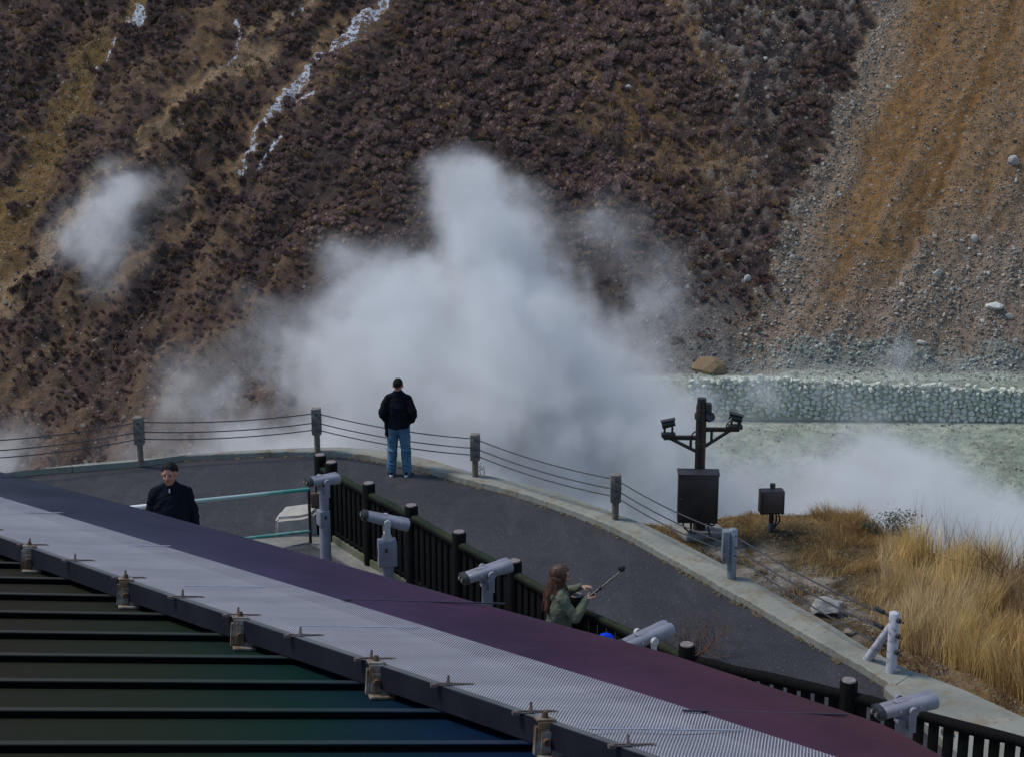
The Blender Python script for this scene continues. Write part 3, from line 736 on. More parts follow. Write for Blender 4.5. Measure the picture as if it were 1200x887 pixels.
for i, (a, b) in enumerate(zip(FP, FP[1:])):
    if i == 0:
        m = MB(); A = Vector((a.x, a.y, FT-.2))-org; B = Vector((b.x, b.y, FT-.2))-org; m.tube([A, B], .05, 12); m.build('top_rail', MOSS, fen); continue
    A = Vector((a.x, a.y, FT-.165))-org; B = Vector((b.x, b.y, FT-.165))-org
    n = 10; pts = [A.lerp(B, k/n)+Vector((0, 0, random.uniform(-.006, .006))) for k in range(n+1)]
    m = MB(); m.tube(pts, [.058+random.uniform(-.006, .006) for _ in pts], 14); m.build('top_rail', MOSS if i < 7 else TIM, fen)
    m = MB(); m.tube([A+Vector((0, 0, -.85)), B+Vector((0, 0, -.85))], .03, 8); m.build('bottom_rail', TIM, fen)
    L = (B-A).length; nb = max(3, round(L/.145)); ang = math.atan2(B.y-A.y, B.x-A.x)
    for k in range(1, nb):
        q = A.lerp(B, k/nb)
        if bl is None: m = MB(); m.box((0, 0, -.46), (.094, .05, .92), None, .008); bl = m.build('slat', TIM, fen); o1 = bl
        else: o1 = bl.copy(); COL.objects.link(o1); o1.parent = fen
        o1.location = q; o1.rotation_euler = (0, 0, ang+random.uniform(-.05, .05))
# low mossy sleeper along the foot of the railing
gk = simple('moss_kerb', (.14, .13, .095), (.07, .085, .035), 6, .95, bstr=.5)
m = MB()
for a, b in zip(FP[1:5], FP[2:6]):
    u = (b-a).normalized(); nrm = Vector((u.y, -u.x, 0)); mid = (a+b)/2
    m.box((mid.x-.13*0+.02, mid.y+.02, PZ+.05), ((b-a).length-.01, .16, .1), basis(Vector((u.x, u.y, 0))))
struct(m.build('kerb_strip', gk))

# ================================================================== cable fence along the kerb
CB = simple('weathered_block', (.2, .18, .16), (.08, .075, .07), 18, .9, bstr=.6)
PIPE = simple('old_pipe', (.17, .15, .135), (.11, .075, .05), 14, .75, .2)
WHITEP = simple('chipped_white_paint', (.44, .44, .5), (.14, .14, .19), 11, .6, lo=.5, hi=.68)
BLUEST = simple('blue_grey_steel', (.24, .27, .31), (.16, .18, .2), 12, .5, .4)
CLAMP = simple('clamp_metal', (.1, .095, .09), (.06, .05, .045), 20, .7, .2)
WIRE = simple('wire_rope', (.07, .07, .075), (.04, .04, .04), 40, .5, .5)
cp = [(-52, 566, 512, 0), (165, 540, 488, 0), (372, 528, 478, 0), (557, 558, 508, 0), (721, 608, 555, 0), (857, 677, 619, 1), (1044, 787, 717, 2)]
base0 = at_z(165, 540, KZ); cf = thing('cable_fence', 'guard fence of short weathered posts strung with three wire ropes on the kerb', 'guard fence', base0)
tops = []
for px, pyb, pyt, kind in cp:
    p = at_z(px, pyb, KZ); top = at_y(px, pyt, p.y).z; h = top-KZ; q = p-base0
    if kind == 0:
        m = MB(); m.tube([(0, 0, -.05), (0, 0, h*.5)], .055, 12); pi = m.build('post', PIPE, cf, q)
        m = MB(); m.box((0, 0, h*.69), (.17, .15, h*.62), None, .015); m.bm.verts.ensure_lookup_table()
        bmesh.ops.subdivide_edges(m.bm, edges=list(m.bm.edges), cuts=3); bk = m.build('block', CB, pi, None, .012, 9)
        for f in (.88, .66, .5): m = MB(); m.box((0, -.079, h*f), (.045, .012, .05), None, .003); m.build('clamp', CLAMP, pi)
    elif kind == 1:
        m = MB(); m.tube([(0, 0, -.05), (0, 0, h*.98), (0, 0, h)], [.068, .068, .055], 16); pi = m.build('post', BLUEST, cf, q); pi['label'] = 'blue grey steel post with a plate on its left side'
        m = MB(); m.box((-.1, .0, h*.66), (.1, .16, h*.62), None, .012); m.build('block', BLUEST, pi)
    else:
        m = MB(); m.tube([(0, 0, -.05), (0, 0, h*.985), (0, 0, h)], [.066, .066, .056], 16); pi = m.build('post', WHITEP, cf, q); pi['label'] = 'chipped white end post with a slanting brace'
        fp_ = at_z(1016, 771, KZ)-p; m = MB(); m.tube([Vector((fp_.x, fp_.y, -.03)), Vector((0, 0, h*.82))], .058, 14); m.build('brace', WHITEP, pi)
        prev = at_z(857, 677, KZ)-p; u = Vector((prev.x, prev.y, 0)).normalized()
        for f in (.9, .64, .37):
            m = MB(); m.tube([u*-.17+Vector((0, 0, h*f)), u*.32+Vector((0, 0, h*f+.01))], .013, 8)
            m.tube([u*.2+Vector((0, 0, h*f+.01)), u*.36+Vector((0, 0, h*f+.012))], .026, 8); m.tube([u*-.07+Vector((0, 0, h*f)), u*-.11+Vector((0, 0, h*f))], .03, 8); m.build('eye_bolt', DARKMETAL, pi)
    tops.append((p, h))
for (p, h), (q, k) in zip(tops, tops[1:]):
    for f in (.88, .66, .5) if True else ():
        f2 = f
        a = Vector((p.x, p.y, KZ+h*f))-base0; b = Vector((q.x, q.y, KZ+k*(f2 if q is not tops[-1][0] else {.88: .9, .66: .64, .5: .37}[f])))-base0
        pts = [a.lerp(b, t/14)-Vector((0, 0, .07*4*(t/14)*(1-t/14))) for t in range(15)]
        m = MB(); m.tube(pts, .0105, 6); m.build('wire_rope', WIRE, cf)

# ================================================================== handrail
GREEN = simple('teal_paint', (.05, .24, .2), (.16, .3, .28), 5, .45, .1, lo=.45, hi=.6)
p0 = at_z(364, 637, PZ); hz = at_y(364, 573, p0.y).z
e1 = at_z(155, 594.5, hz); hr = thing('handrail', 'teal pipe handrail with two bars between terrace edge and the leftmost binocular', 'handrail', (p0.x, p0.y, PZ))
q = lambda v: Vector(v)-Vector((p0.x, p0.y, PZ))
TOPR = NT('worn_teal'); o_ = TOPR.obj(); sp = TOPR.n('ShaderNodeSeparateXYZ'); TOPR.l(o_, sp.inputs[0]); f_ = TOPR.noise(o_, 6, 5)
cc_ = TOPR.mix(TOPR.maprange(TOPR.math('ADD', sp.outputs[0], TOPR.math('MULTIPLY', f_, .5)), -.45, -.05, 0, 1), (.27, .38, .37), (.03, .22, .18)); TOPR.bsdf(cc_, .45)
m = MB(); m.tube([q((p0.x, p0.y, hz)), q(e1)], .028, 12); m.build('top_bar', TOPR.m, hr)
m = MB(); u = (q(e1)-q((p0.x, p0.y, hz))).normalized(); m.tube([q(e1)-u*.22, q(e1)+u*.03], .032, 12); m.build('white_sleeve', simple('white_paint', (.7, .7, .72), (.6, .6, .62), 8, .5), hr)
m = MB(); lz = at_y(364, 622, p0.y).z; dl = Vector((0, 0, lz-hz)); m.tube([q((p0.x, p0.y, hz))+dl, q(e1)+dl], .024, 12); m.build('lower_bar', GREEN, hr)
for k in (0, 1):
    b = q((p0.x, p0.y, hz)).lerp(q(e1), k); m = MB(); m.tube([(b.x, b.y, 0), (b.x, b.y, b.z)], .022, 10); m.build('upright', DARKMETAL, hr)

# ================================================================== coin binoculars
BINO = simple('grey_enamel', (.2, .205, .25), (.13, .135, .165), 5, .45, 0, bstr=.12, lo=.3, hi=.72)
BINO2 = simple('pale_enamel', (.42, .42, .43), (.3, .3, .32), 7, .45)
PLATE = simple('faded_plate', (.12, .12, .15), (.2, .2, .22), 30, .5)
GLASS = simple('dark_glass', (.01, .01, .012), (.015, .015, .02), 5, .08)
LENSR = simple('chrome_ring', (.55, .55, .57), (.45, .45, .45), 9, .25, .8)
def binocular(px, py, aim, pitch, label, style, zc=2.1, white=False, L=.56):
    """aim: heading of the big lenses (radians from +X), pitch up"""
    p = at_z(px, py, zc); g = thing('coin_binocular', label, 'binocular viewer', (p.x, p.y, PZ), aim)
    h = zc-PZ
    m = MB(); m.tube([(0, 0, .0), (0, 0, .03)], .17, 20); m.tube([(0, 0, 0), (0, 0, h-.55), (0, 0, h-.5)], [.075, .075, .062], 20)
    m.build('column', BINO, g)
    if style == 'box':
        m = MB(); m.box((0, 0, h-.42), (.23, .2, .32), None, .015); cb = m.build('coin_box', BINO, g)
        m = MB(); m.box((-.02, -.104, h-.36), (.03, .012, .05)); m.box((-.118, .03, h-.42), (.012, .05, .12)); m.build('coin_slot', BLACKP, cb)
        m = MB(); m.tube([(0, 0, h-.27), (0, 0, h-.2)], [.075, .06], 16); m.build('neck', BINO2, g)
    else:
        m = MB(); m.tube([(0, 0, h-.52), (0, 0, h-.12)], .062, 16); m.build('neck', BINO, g)
        m = MB(); m.box((-.02, -.0, h-.52), (.15, .16, .22), None, .02); cb = m.build('coin_box', BINO, g)
        m = MB(); m.box((-.02, -.085, h-.5), (.03, .01, .04)); m.build('coin_slot', BLACKP, cb)
    Mx = Matrix.Rotation(-pitch, 3, 'Y'); C = Vector((0, 0, h))
    ym = BINO2 if white else BINO
    m = MB()
    for s in (-1, 1):
        m.box((0, s*.128, h-.1), (.07, .016, .2), None, .006); m.tube([(0, s*.12, h), (0, s*.155, h)], .042, 16)
    m.box((0, 0, h-.2), (.07, .27, .02)); m.build('yoke', ym, g)
    # twin barrel housing: rounded rectangle section growing towards the front
    rings = []
    for x, wy, wz in ((-.5, .082, .044), (-.48, .09, .054), (-.3, .094, .058), (-.05, .1, .064), (.28, .104, .069), (.285, .108, .073), (.47, .109, .074), (.5, .1, .066)):
        rr = []
        for k in range(28):
            a = 2*math.pi*k/28; ca, sa = math.cos(a), math.sin(a)
            yy = wy*math.copysign(abs(ca)**.7, ca); zz = wz*math.copysign(abs(sa)**.75, sa)
            if sa > .3: zz -= .018*max(0, 1-abs(yy)/.03)
            rr.append(C+Mx @ Vector((x*L, yy, zz)))
        rings.append(rr)
    m = MB(); m.rings(rings); bd = m.build('body', BINO, g)
    for x_ in (-.2, .16):
        for s in (-1, 1): m = MB(); e = C+Mx @ Vector((x_*L, s*.1, .012)); f = C+Mx @ Vector((x_*L, s*.112, .012)); m.tube([e, f], .008, 8); m.build('screw', LENSR, bd)
    m = MB(); m.box(C+Mx @ Vector((-.1*L, 0, .0625)), (.12, .06, .004), Mx, .001); m.build('name_plate', PLATE, bd)
    m = MB(); bx_ = -.5*L
    m.rings([[C+Mx @ Vector((x, (.088*s)*math.copysign(abs(math.cos(a))**.7, math.cos(a)), (.054*s)*math.copysign(abs(math.sin(a))**.7, math.sin(a)))) for a in [2*math.pi*k/20 for k in range(20)]] for x, s in ((bx_+.03, 1.12), (bx_-.025, 1.12), (bx_-.03, 1.0))])
    m.build('eyepiece_plate', BLACKP, bd)
    for s in (-1, 1):
        m = MB(); e = C+Mx @ Vector((bx_-.02, s*.038, 0)); f = C+Mx @ Vector((bx_-.05, s*.038, 0)); m.tube([e, f], [.033, .03], 14); m.build('eyepiece', BLACKP, bd)
        m = MB(); e2 = C+Mx @ Vector((bx_-.046, s*.038, 0)); e3 = C+Mx @ Vector((bx_-.053, s*.038, 0)); m.tube([e2, e3], .02, 14); m.build('eyepiece_glass', LENSR, bd)
        m = MB(); e = C+Mx @ Vector((.47*L, s*.052, 0)); f = C+Mx @ Vector((.503*L, s*.052, 0)); m.tube([e, f], .046, 18); m.build('lens', GLASS, bd)
    return g
binocular(379, 562, R(30), R(-2), 'grey coin binocular at the end of the teal handrail, the farthest one left', 'slim', 2.1, L=.42)
binocular(453, 609, R(10), R(-17), 'grey coin binocular tilted down with a white pivot and a large square coin box', 'box', 2.1, True)
binocular(571, 669, R(24), R(8), 'grey coin binocular aimed upward just left of the woman', 'slim', 2.1)
binocular(757, 746, R(34), R(6), 'lilac grey coin binocular with white pivots behind the roof edge, held by the child', 'box', 2.1, True, .6)
binocular(1062, 826, R(16), R(6), 'pale grey coin binocular aimed at the white end post, nearest on the right', 'slim', 2.1)
# rusty notice box on the handrail end
m = MB(); m.box((0, 0, 0), (.16, .05, .22), None, .01); b = at_y(371, 586, p0.y-.05); o1 = m.build('rusty_box', simple('rust', (.06, .035, .025), (.1, .05, .035), 14, .8), hr, b-Vector((p0.x, p0.y, PZ)))

# ================================================================== instrument mast
mb = at_z(820, 628, -.1); mz = near_z(np.array([mb.x]), np.array([mb.y]))[0]
S = (mb.y*cT-(mb.z-CAM_H)*sT)/F
zz = lambda py: at_y(820, py, mb.y).z-mz
X = lambda px: at_y(px, 540, mb.y).x-at_y(820, 540, mb.y).x
BROWN = simple('dark_brown_paint', (.017, .012, .012), (.03, .02, .018), 7, .4, .1, bstr=.1)
ms = thing('instrument_mast', 'dark thick pole with two lamp arms and a big cabinet on the grassy edge', 'mast', (mb.x, mb.y, mz))
m = MB(); m.box((.0, .02, .0), (.75, .62, .1), rotz(.3), .03); m.build('footing', CONC, ms)
m = MB(); xp = X(817.5); m.tube([(X(819), 0, 0), (X(819), 0, zz(600)), (xp, 0, zz(545)), (xp, 0, zz(474))], [.105, .105, .084, .084], 20)
po = m.build('pole', BROWN, ms)
m = MB(); m.tube([(xp, 0, zz(474)), (xp, 0, zz(466.5))], .072, 20); m.build('pole_cap', BLACKP, po)
m = MB()
for py in (479, 488, 491, 519): m.tube([(xp, 0, zz(py)), (xp, 0, zz(py-1.2))], .089, 20)
m.build('band', simple('dull_band', (.09, .085, .09), (.05, .05, .05), 9, .5, .5), po)
m = MB(); m.tube([(xp, 0, zz(488)-.03), (xp, 0, zz(488)+.05)], .108, 16); m.box((X(825), -.03, zz(480)), (.1, .12, .24), None, .02); m.tube([(X(826), -.02, zz(489)), (X(827.5), -.1, zz(486))], [.07, .075], 14); m.build('junction_unit', BLACKP, ms)
def arm(x0, x1, py, brace_x, brace_py, strut_x):
    m = MB(); z = zz(py); m.box(((X(x0)+X(x1))/2, 0, z), (abs(X(x0)-X(x1)), .07, .06))
    m.tube([(X(brace_x), 0, z-.02), (xp, 0, zz(brace_py))], .028, 8); m.box((X(strut_x), 0, z-.1), (.04, .04, .18)); return m.build('side_arm', BROWN, ms)
aL = arm(774, 812, 512.5, 783, 531, 806); aR = arm(822, 862, 503, 851, 526, 830)
def lamp(px, py, arm_z, name, rz_):
    g = MB(); c = Vector((X(px), -.02, zz(py))); Mx = rotz(rz_) @ Matrix.Rotation(R(12), 3, 'Y')
    g.tube([c+Mx @ Vector((-.1, 0, 0)), c+Mx @ Vector((.07, 0, 0)), c+Mx @ Vector((.105, 0, 0))], [.052, .062, .062], 16)
    g.box(c+Mx @ Vector((.0, 0, .062)), (.23, .13, .012), Mx)
    o = g.build('floodlight', BLACKP, ms)
    g = MB(); g.tube([c+Mx @ Vector((.105, 0, 0)), c+Mx @ Vector((.109, 0, 0))], .05, 16); g.build('glass', GLASS, o)
    g = MB()
    for s in (-.06, .06): g.tube([(c.x+s, c.y, arm_z+.03), (c.x+s*1.0, c.y, c.z-.05)], .018, 8)
    g.box((c.x, c.y, arm_z+.05), (.22, .12, .07), None, .01); g.build('stand', DARKMETAL, o)
lamp(779.5, 496, zz(512.5), 'l', R(180)); lamp(857, 489, zz(503), 'r', R(-12))
m = MB(); m.tube(smooth_poly([(X(848), -.06, zz(500)), (X(846), -.08, zz(497)), (X(849), -.08, zz(492)), (X(853), -.05, zz(488))], 5), .012, 6)
m.tube(smooth_poly([(X(812), -.1, zz(512)), (X(806), -.1, zz(508)), (X(812), -.12, zz(503)), (X(815), -.14, zz(520))], 5), .012, 6); m.build('arm_cable', BLACKP, ms)
bw = X(836.5)-X(790); bt, bb = zz(547), zz(602); bc = (X(790)+X(836.5))/2
m = MB(); m.box((bc, -.3, (bt+bb)/2), (bw, .3, bt-bb), rotz(R(-4)), .012); cab = m.build('cabinet', BROWN, ms)
m = MB(); m.box((bc-.02, -.457, (bt+bb)/2-.01), (bw-.07, .02, bt-bb-.09), rotz(R(-4)), .006); m.build('cabinet_door', simple('cabinet_door_paint', (.012, .009, .01), (.02, .014, .014), 6, .45), cab)
m = MB(); m.box((bc, -.3, bt+.012), (bw+.03, .33, .018), rotz(R(-4)), .006); m.build('cabinet_roof', simple('cabinet_lid', (.02, .017, .02), (.014, .012, .015), 9, .5), cab)
m = MB(); m.tube([(bc-.27, -.47, (bt+bb)/2+.02), (bc-.27, -.5, (bt+bb)/2+.02)], .02, 10); m.build('lock', BLACKP, cab)
m = MB()
m.tube(smooth_poly([(X(797), -.3, bb+.02), (X(798), -.32, bb-.1), (X(806), -.3, bb-.2), (X(813), -.2, bb-.24)], 5), .014, 6)
m.tube(smooth_poly([(X(834), -.3, bb+.02), (X(833), -.34, bb-.06), (X(828), -.3, bb-.07), (X(824), -.2, bb-.02)], 5), .014, 6)
m.tube(smooth_poly([(X(826), -.17, bb-.05), (X(829), -.24, zz(618)), (X(834), -.36, zz(629))], 5), .018, 6)
m.tube([(X(808), -.12, bb), (X(808), -.13, .05)], .02, 6); m.build('conduit', BLACKP, ms)
# small cabinet on a post
sb = at_z(903, 627, -.1); sz_ = near_z(np.array([sb.x]), np.array([sb.y]))[0]
zz2 = lambda py: at_y(903, py, sb.y).z-sz_
X2 = lambda px: at_y(px, 590, sb.y).x-at_y(903, 590, sb.y).x
sm = thing('cabinet_post', 'small dark square cabinet on a short post standing on the grassy bank', 'cabinet', (sb.x, sb.y, sz_))
m = MB(); m.tube([(0, .0, 0), (0, .0, zz2(568))], .04, 14); m.build('post', BROWN, sm)
m = MB(); m.tube([(0, 0, zz2(570)), (0, 0, zz2(566.5))], .045, 14); m.build('post_cap', BLACKP, sm)
m = MB(); m.box((X2(900.5), -.13, (zz2(570.5)+zz2(597))/2), (X2(914.5)-X2(886.5), .2, zz2(570.5)-zz2(597)), rotz(R(5)), .012); cb = m.build('cabinet', BROWN, sm)
m = MB(); m.box((X2(900.5)+.008, -.235, (zz2(570.5)+zz2(597))/2), (X2(912)-X2(889), .014, zz2(572.5)-zz2(595)), rotz(R(5)), .004); m.build('cabinet_door', simple('small_door', (.035, .024, .024), (.05, .036, .034), 6, .5), cb)
m = MB()
m.tube(smooth_poly([(X2(909), -.15, zz2(597)), (X2(911), -.15, zz2(606)), (X2(907), -.1, zz2(613)), (X2(904), -.06, zz2(616))], 5), .014, 6)
m.tube(smooth_poly([(X2(906), -.15, zz2(597)), (X2(907), -.15, zz2(604)), (X2(906), -.12, zz2(611)), (X2(899), -.1, zz2(626))], 5), .014, 6)
m.tube(smooth_poly([(X2(903), -.06, zz2(612)), (X2(896), -.12, zz2(626))], 5), .022, 6); m.tube([(0, -.03, .0), (0, -.03, .1)], [.09, .05], 10); m.build('conduit', BLACKP, sm)

# ================================================================== the building below the viewpoint: roof, guard beam, mesh, capping
def vdir(px, py): return ray(px, py).normalized()
e1 = vdir(9000, 859); e1 = e1 if e1.x > 0 else -e1
bdir = vdir(-1013, 258); nrm = e1.cross(bdir).normalized()
if nrm.z < 0: nrm = -nrm
e2 = nrm.cross(e1).normalized()
if e2.y < 0: e2 = -e2
HP = 1.6; RO = Vector((0, 0, CAM_H))-nrm*HP           # foot of the perpendicular from the eye
BM3 = Matrix((e1, e2, nrm)).transposed()
def on_roof(px, py, h=0.0):
    w = on_plane(px, py, RO+nrm*h, nrm); r = w-RO; return Vector((r.dot(e1), r.dot(e2), h))
bld = bpy.data.objects.new('building', None); COL.objects.link(bld)
tag(bld, 'dark seamed metal roof in the foreground with pale mesh strip and purple edge capping', 'building')
bld.matrix_world = Matrix.Translation(RO) @ BM3.to_4x4(); bld.empty_display_size = .3
ROOF = NT('roof_sheen_paint'); o_ = ROOF.obj(); sp = ROOF.n('ShaderNodeSeparateXYZ'); ROOF.l(o_, sp.inputs[0])
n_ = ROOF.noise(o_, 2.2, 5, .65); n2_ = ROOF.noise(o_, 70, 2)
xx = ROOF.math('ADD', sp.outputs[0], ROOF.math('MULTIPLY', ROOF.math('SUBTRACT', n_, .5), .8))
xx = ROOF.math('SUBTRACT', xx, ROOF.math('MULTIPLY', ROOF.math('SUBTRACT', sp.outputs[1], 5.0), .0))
cc_ = ROOF.ramp(ROOF.maprange(xx, on_roof(0, 800).x, on_roof(640, 870).x, 0, 1), [(0, (.017, .016, .010)), (.3, (.011, .0175, .0095)), (.55, (.0025, .0175, .0135)), (.8, (.0007, .0125, .03)), (1, (.0007, .0075, .037))])  # green-to-blue sheen across the roof, put into the base colour
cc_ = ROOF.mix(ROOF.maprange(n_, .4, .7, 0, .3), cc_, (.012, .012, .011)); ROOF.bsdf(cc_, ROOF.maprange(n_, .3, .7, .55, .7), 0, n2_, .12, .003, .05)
# sheet + standing seams along e1 every .4 m; far border follows the beam line
bp = [on_roof(x, y, 0) for x, y in ((-160, 590), (0, 650), (350, 775), (750, 925), (1100, 1062))]
bx_ = [p.x for p in bp]; by_ = [p.y for p in bp]
by_at = lambda x: float(np.interp(x, bx_, by_))
ys = []; y0 = on_roof(0, 880).y
step = (on_roof(0, 665).y-y0)/8
k = -3
m = MB(); ms_ = MB(); mc_ = MB()
ylist = [y0+step*i for i in range(-4, 14)]
XL, XR = -9.5, 4.5
m.prism([(XL, 1.2), (XR, 1.2), (XR, by_at(XR)+.5), (bx_[3], by_[3]+.5), (bx_[2], by_[2]+.5), (bx_[1], by_[1]+.5), (bx_[0], by_[0]+.6), (XL, by_[0]+3)], -.03, 0)
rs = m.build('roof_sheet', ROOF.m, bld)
for y in ylist:
    # seam ends where it runs beneath the beam
    xe = XR
    for i in range(len(bp)-1):
        if (by_[i]-y)*(by_[i+1]-y) <= 0 and by_[i] != by_[i+1]:
            xe = bx_[i]+(bx_[i+1]-bx_[i])*(y-by_[i])/(by_[i+1]-by_[i])+.6
    if xe < XL+.5: continue
    ms_.box(((XL+xe)/2, y-.004, .0125), (xe-XL, .03, .025)); mc_.box(((XL+xe)/2, y+.0, .028), (xe-XL, .044, .005))
SEAM = ROOF.m.copy(); SEAM.name = 'seam_sheen_paint'  # copy carries the roof's painted-in sheen
for nd in SEAM.node_tree.nodes:
    if nd.type == 'BSDF_PRINCIPLED': nd.inputs['Specular IOR Level'].default_value = .4
SEAMD = simple('seam_shade', (.002, .0022, .0025), (.003, .003, .004), 6, .7, spec=.03)  # near-black so the seam fronts hold their shade in the colour
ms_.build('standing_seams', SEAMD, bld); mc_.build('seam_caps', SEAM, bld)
# guard beam
BH, BW, BT = .09, .055, .125
tl = [on_roof(x, y, BT) for x, y in ((-200, 562), (0, 630), (118, 671), (200, 699), (291, 729), (400, 765), (495, 797), (585, 827), (750, 884), (1000, 972), (1400, 1116))]
BEAM = simple('beam_paint', (.014, .014, .022), (.008, .008, .014), 5, .65, 0, bstr=.15, spec=.12)
BEAMT = simple('beam_paint_lit_top', (.1, .11, .115), (.06, .066, .072), 4, .6, .1)  # lighter copy for the beam's top face, light from above put into colour
u = (tl[-1]-tl[0]).normalized(); uu = Vector((u.x, u.y, 0)).normalized(); vv = Vector((-uu.y, uu.x, 0))
if vv.y < 0: vv = -vv
def strip(pts_a, pts_b, z0, z1):
    m = MB(); n = len(pts_a); vs = []; fs = []
    for a, b in zip(pts_a, pts_b): vs += [(a.x, a.y, z0), (a.x, a.y, z1), (b.x, b.y, z1), (b.x, b.y, z0)]
    for i in range(n-1):
        for k in range(4): p_, q_ = i*4+k, i*4+(k+1) % 4; fs.append((p_, q_, q_+4, p_+4))
    fs += [(0, 1, 2, 3), tuple(4*(n-1)+k for k in (3, 2, 1, 0))]; m._add(vs, fs); return m
bfront = tl; bback = [p+vv*BW for p in tl]
m = strip(bfront, bback, BT-BH, BT); bmesh.ops.bevel(m.bm, geom=[e for e in m.bm.edges if abs((e.verts[0].co-e.verts[1].co).normalized().dot(uu)) > .99], offset=.006, segments=2, affect='EDGES')
beam = m.build('guard_beam', BEAM, bld)
m = strip([p+vv*.006 for p in bfront], [p+vv*(BW-.004) for p in bback], BT, BT+.003); m.build('beam_lit_top_strip', BEAMT, beam)
# mesh strip behind the beam
ma = [p+vv*(BW-.02) for p in tl]
mbk = [on_roof(x, y, BT+.012) for x, y in ((-220, 519), (0, 582), (193, 640), (400, 703), (570, 756), (750, 812), (980, 887), (1250, 978))]
def line_at(pts, x):
    return Vector((x, float(np.interp(x, [p.x for p in pts], [p.y for p in pts])), 0))
xs_ = np.linspace(max(ma[0].x, mbk[0].x), min(ma[-1].x, mbk[-1].x), 60)
MESH = NT('wire_mesh'); o_ = MESH.obj(); mp = MESH.n('ShaderNodeMapping'); mp.inputs['Rotation'].default_value = (0, 0, math.atan2(uu.y, uu.x)*-1)
MESH.l(o_, mp.inputs['Vector']); sp = MESH.n('ShaderNodeSeparateXYZ'); MESH.l(mp.outputs[0], sp.inputs[0])
W_ = 2*math.pi/.027; W2 = 2*math.pi/.027
sa = MESH.math('SINE', MESH.math('MULTIPLY', MESH.math('ADD', sp.outputs[0], MESH.math('MULTIPLY', sp.outputs[1], .7)), W_)); sb_ = MESH.math('SINE', MESH.math('MULTIPLY', MESH.math('SUBTRACT', sp.outputs[0], MESH.math('MULTIPLY', sp.outputs[1], .7)), W2))
pr = MESH.math('MULTIPLY', sa, sb_); hole = MESH.math('GREATER_THAN', MESH.math('ABSOLUTE', pr), .42)
mpm = MESH.n('ShaderNodeMapping'); mpm.inputs['Scale'].default_value = (.35, 3.2, 1); MESH.l(o_, mpm.inputs['Vector']); nn = MESH.noise(mpm.outputs[0], 1.8, 5, .62); nf = MESH.noise(o_, 40, 3)
cl = MESH.ramp(nn, [(.3, (.3, .31, .36)), (.7, (.46, .47, .53))])
bs = MESH.bsdf(cl, .5, .1, MESH.math('ABSOLUTE', pr), .6, .01)
tr = MESH.n('ShaderNodeBsdfTransparent'); mx = MESH.n('ShaderNodeMixShader'); MESH.l(hole, mx.inputs[0]); MESH.l(bs.outputs[0], mx.inputs[1]); MESH.l(tr.outputs[0], mx.inputs[2])
MESH.l(mx.outputs[0], MESH.out.inputs['Surface'])
A_ = [line_at(ma, x) for x in xs_]; B_ = [line_at(mbk, x) for x in xs_]
m = MB(); vs = []; fs = []
NV = 8
for a, b in zip(A_, B_):
    for k in range(NV+1):
        t_ = k/NV; q_ = a.lerp(b, t_); vs.append((q_.x, q_.y, BT+.004+.012*t_+.004*math.sin(t_*math.pi*3)))
for i in range(len(A_)-1):
    for k in range(NV): p_ = i*(NV+1)+k; fs.append((p_, p_+1, p_+NV+2, p_+NV+1))
m._add(vs, fs, True); mesh_o = m.build('mesh_strip', MESH.m, bld)
# pale tray under the mesh
TRAY = simple('mesh_tray', (.11, .112, .13), (.06, .064, .08), 3, .7)
m = strip(A_, B_, BT-.06, BT-.035); m.build('mesh_tray', TRAY, bld)
# overlap joints of the mesh: thin wires across
for px, py, px2 in ((350, 733, 492), (690, 853, 870), (150, 638.5, 200), (30, 600, 75), (215, 686, 310)):
    a = on_roof(px, py, BT+.024); b = on_roof(px2, py+(px2-px)*.012, BT+.024); m = MB(); m.tube([a, b], .0035, 5); m.build('mesh_joint', simple('joint_wire', (.42, .44, .5), (.3, .32, .36), 20, .5, .4), mesh_o)
# edge capping: sheets lapped along e1, slate-to-plum sheen painted into the colour along the eave
ce = [on_roof(x, y, BT-.01) for x, y in ((-260, 484), (0, 552), (150, 591), (300, 632), (430, 668), (560, 705), (670, 734), (770, 760), (960, 822), (1150, 887), (1400, 972))]
CAP = NT('capping_sheen_paint'); o_ = CAP.obj(); sp = CAP.n('ShaderNodeSeparateXYZ'); CAP.l(o_, sp.inputs[0]); n_ = CAP.noise(o_, 1.2, 6, .65); n2_ = CAP.noise(o_, 45, 3, .6)
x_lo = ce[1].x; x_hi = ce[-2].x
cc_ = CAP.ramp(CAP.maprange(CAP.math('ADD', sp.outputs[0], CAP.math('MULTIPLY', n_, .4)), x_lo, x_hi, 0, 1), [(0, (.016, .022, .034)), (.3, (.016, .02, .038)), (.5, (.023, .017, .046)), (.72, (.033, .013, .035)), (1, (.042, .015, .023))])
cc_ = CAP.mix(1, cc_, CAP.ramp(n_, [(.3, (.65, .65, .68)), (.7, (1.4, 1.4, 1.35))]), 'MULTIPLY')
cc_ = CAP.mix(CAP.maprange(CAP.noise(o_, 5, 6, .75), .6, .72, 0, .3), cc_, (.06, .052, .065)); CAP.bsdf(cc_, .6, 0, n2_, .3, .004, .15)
xs2 = np.linspace(max(mbk[0].x, ce[0].x), min(mbk[-1].x, ce[-1].x), 70)
I_ = [line_at(mbk, x)-Vector((0, .03, 0)) for x in xs2]; E_ = [line_at(ce, x) for x in xs2]
m = MB(); vs = []; fs = []
prof = [(0, -.05), (0, .0), (.04, .014), (.5, .008), (.9, -.012), (.97, -.02), (1, -.045), (1.0, -.33)]
for a, b in zip(I_, E_):
    for t_, z_ in prof: q_ = a.lerp(b, t_); vs.append((q_.x, q_.y, BT+.012+z_))
K = len(prof)
for i in range(len(I_)-1):
    for k in range(K-1): p_ = i*K+k; fs.append((p_, p_+1, p_+K+1, p_+K))
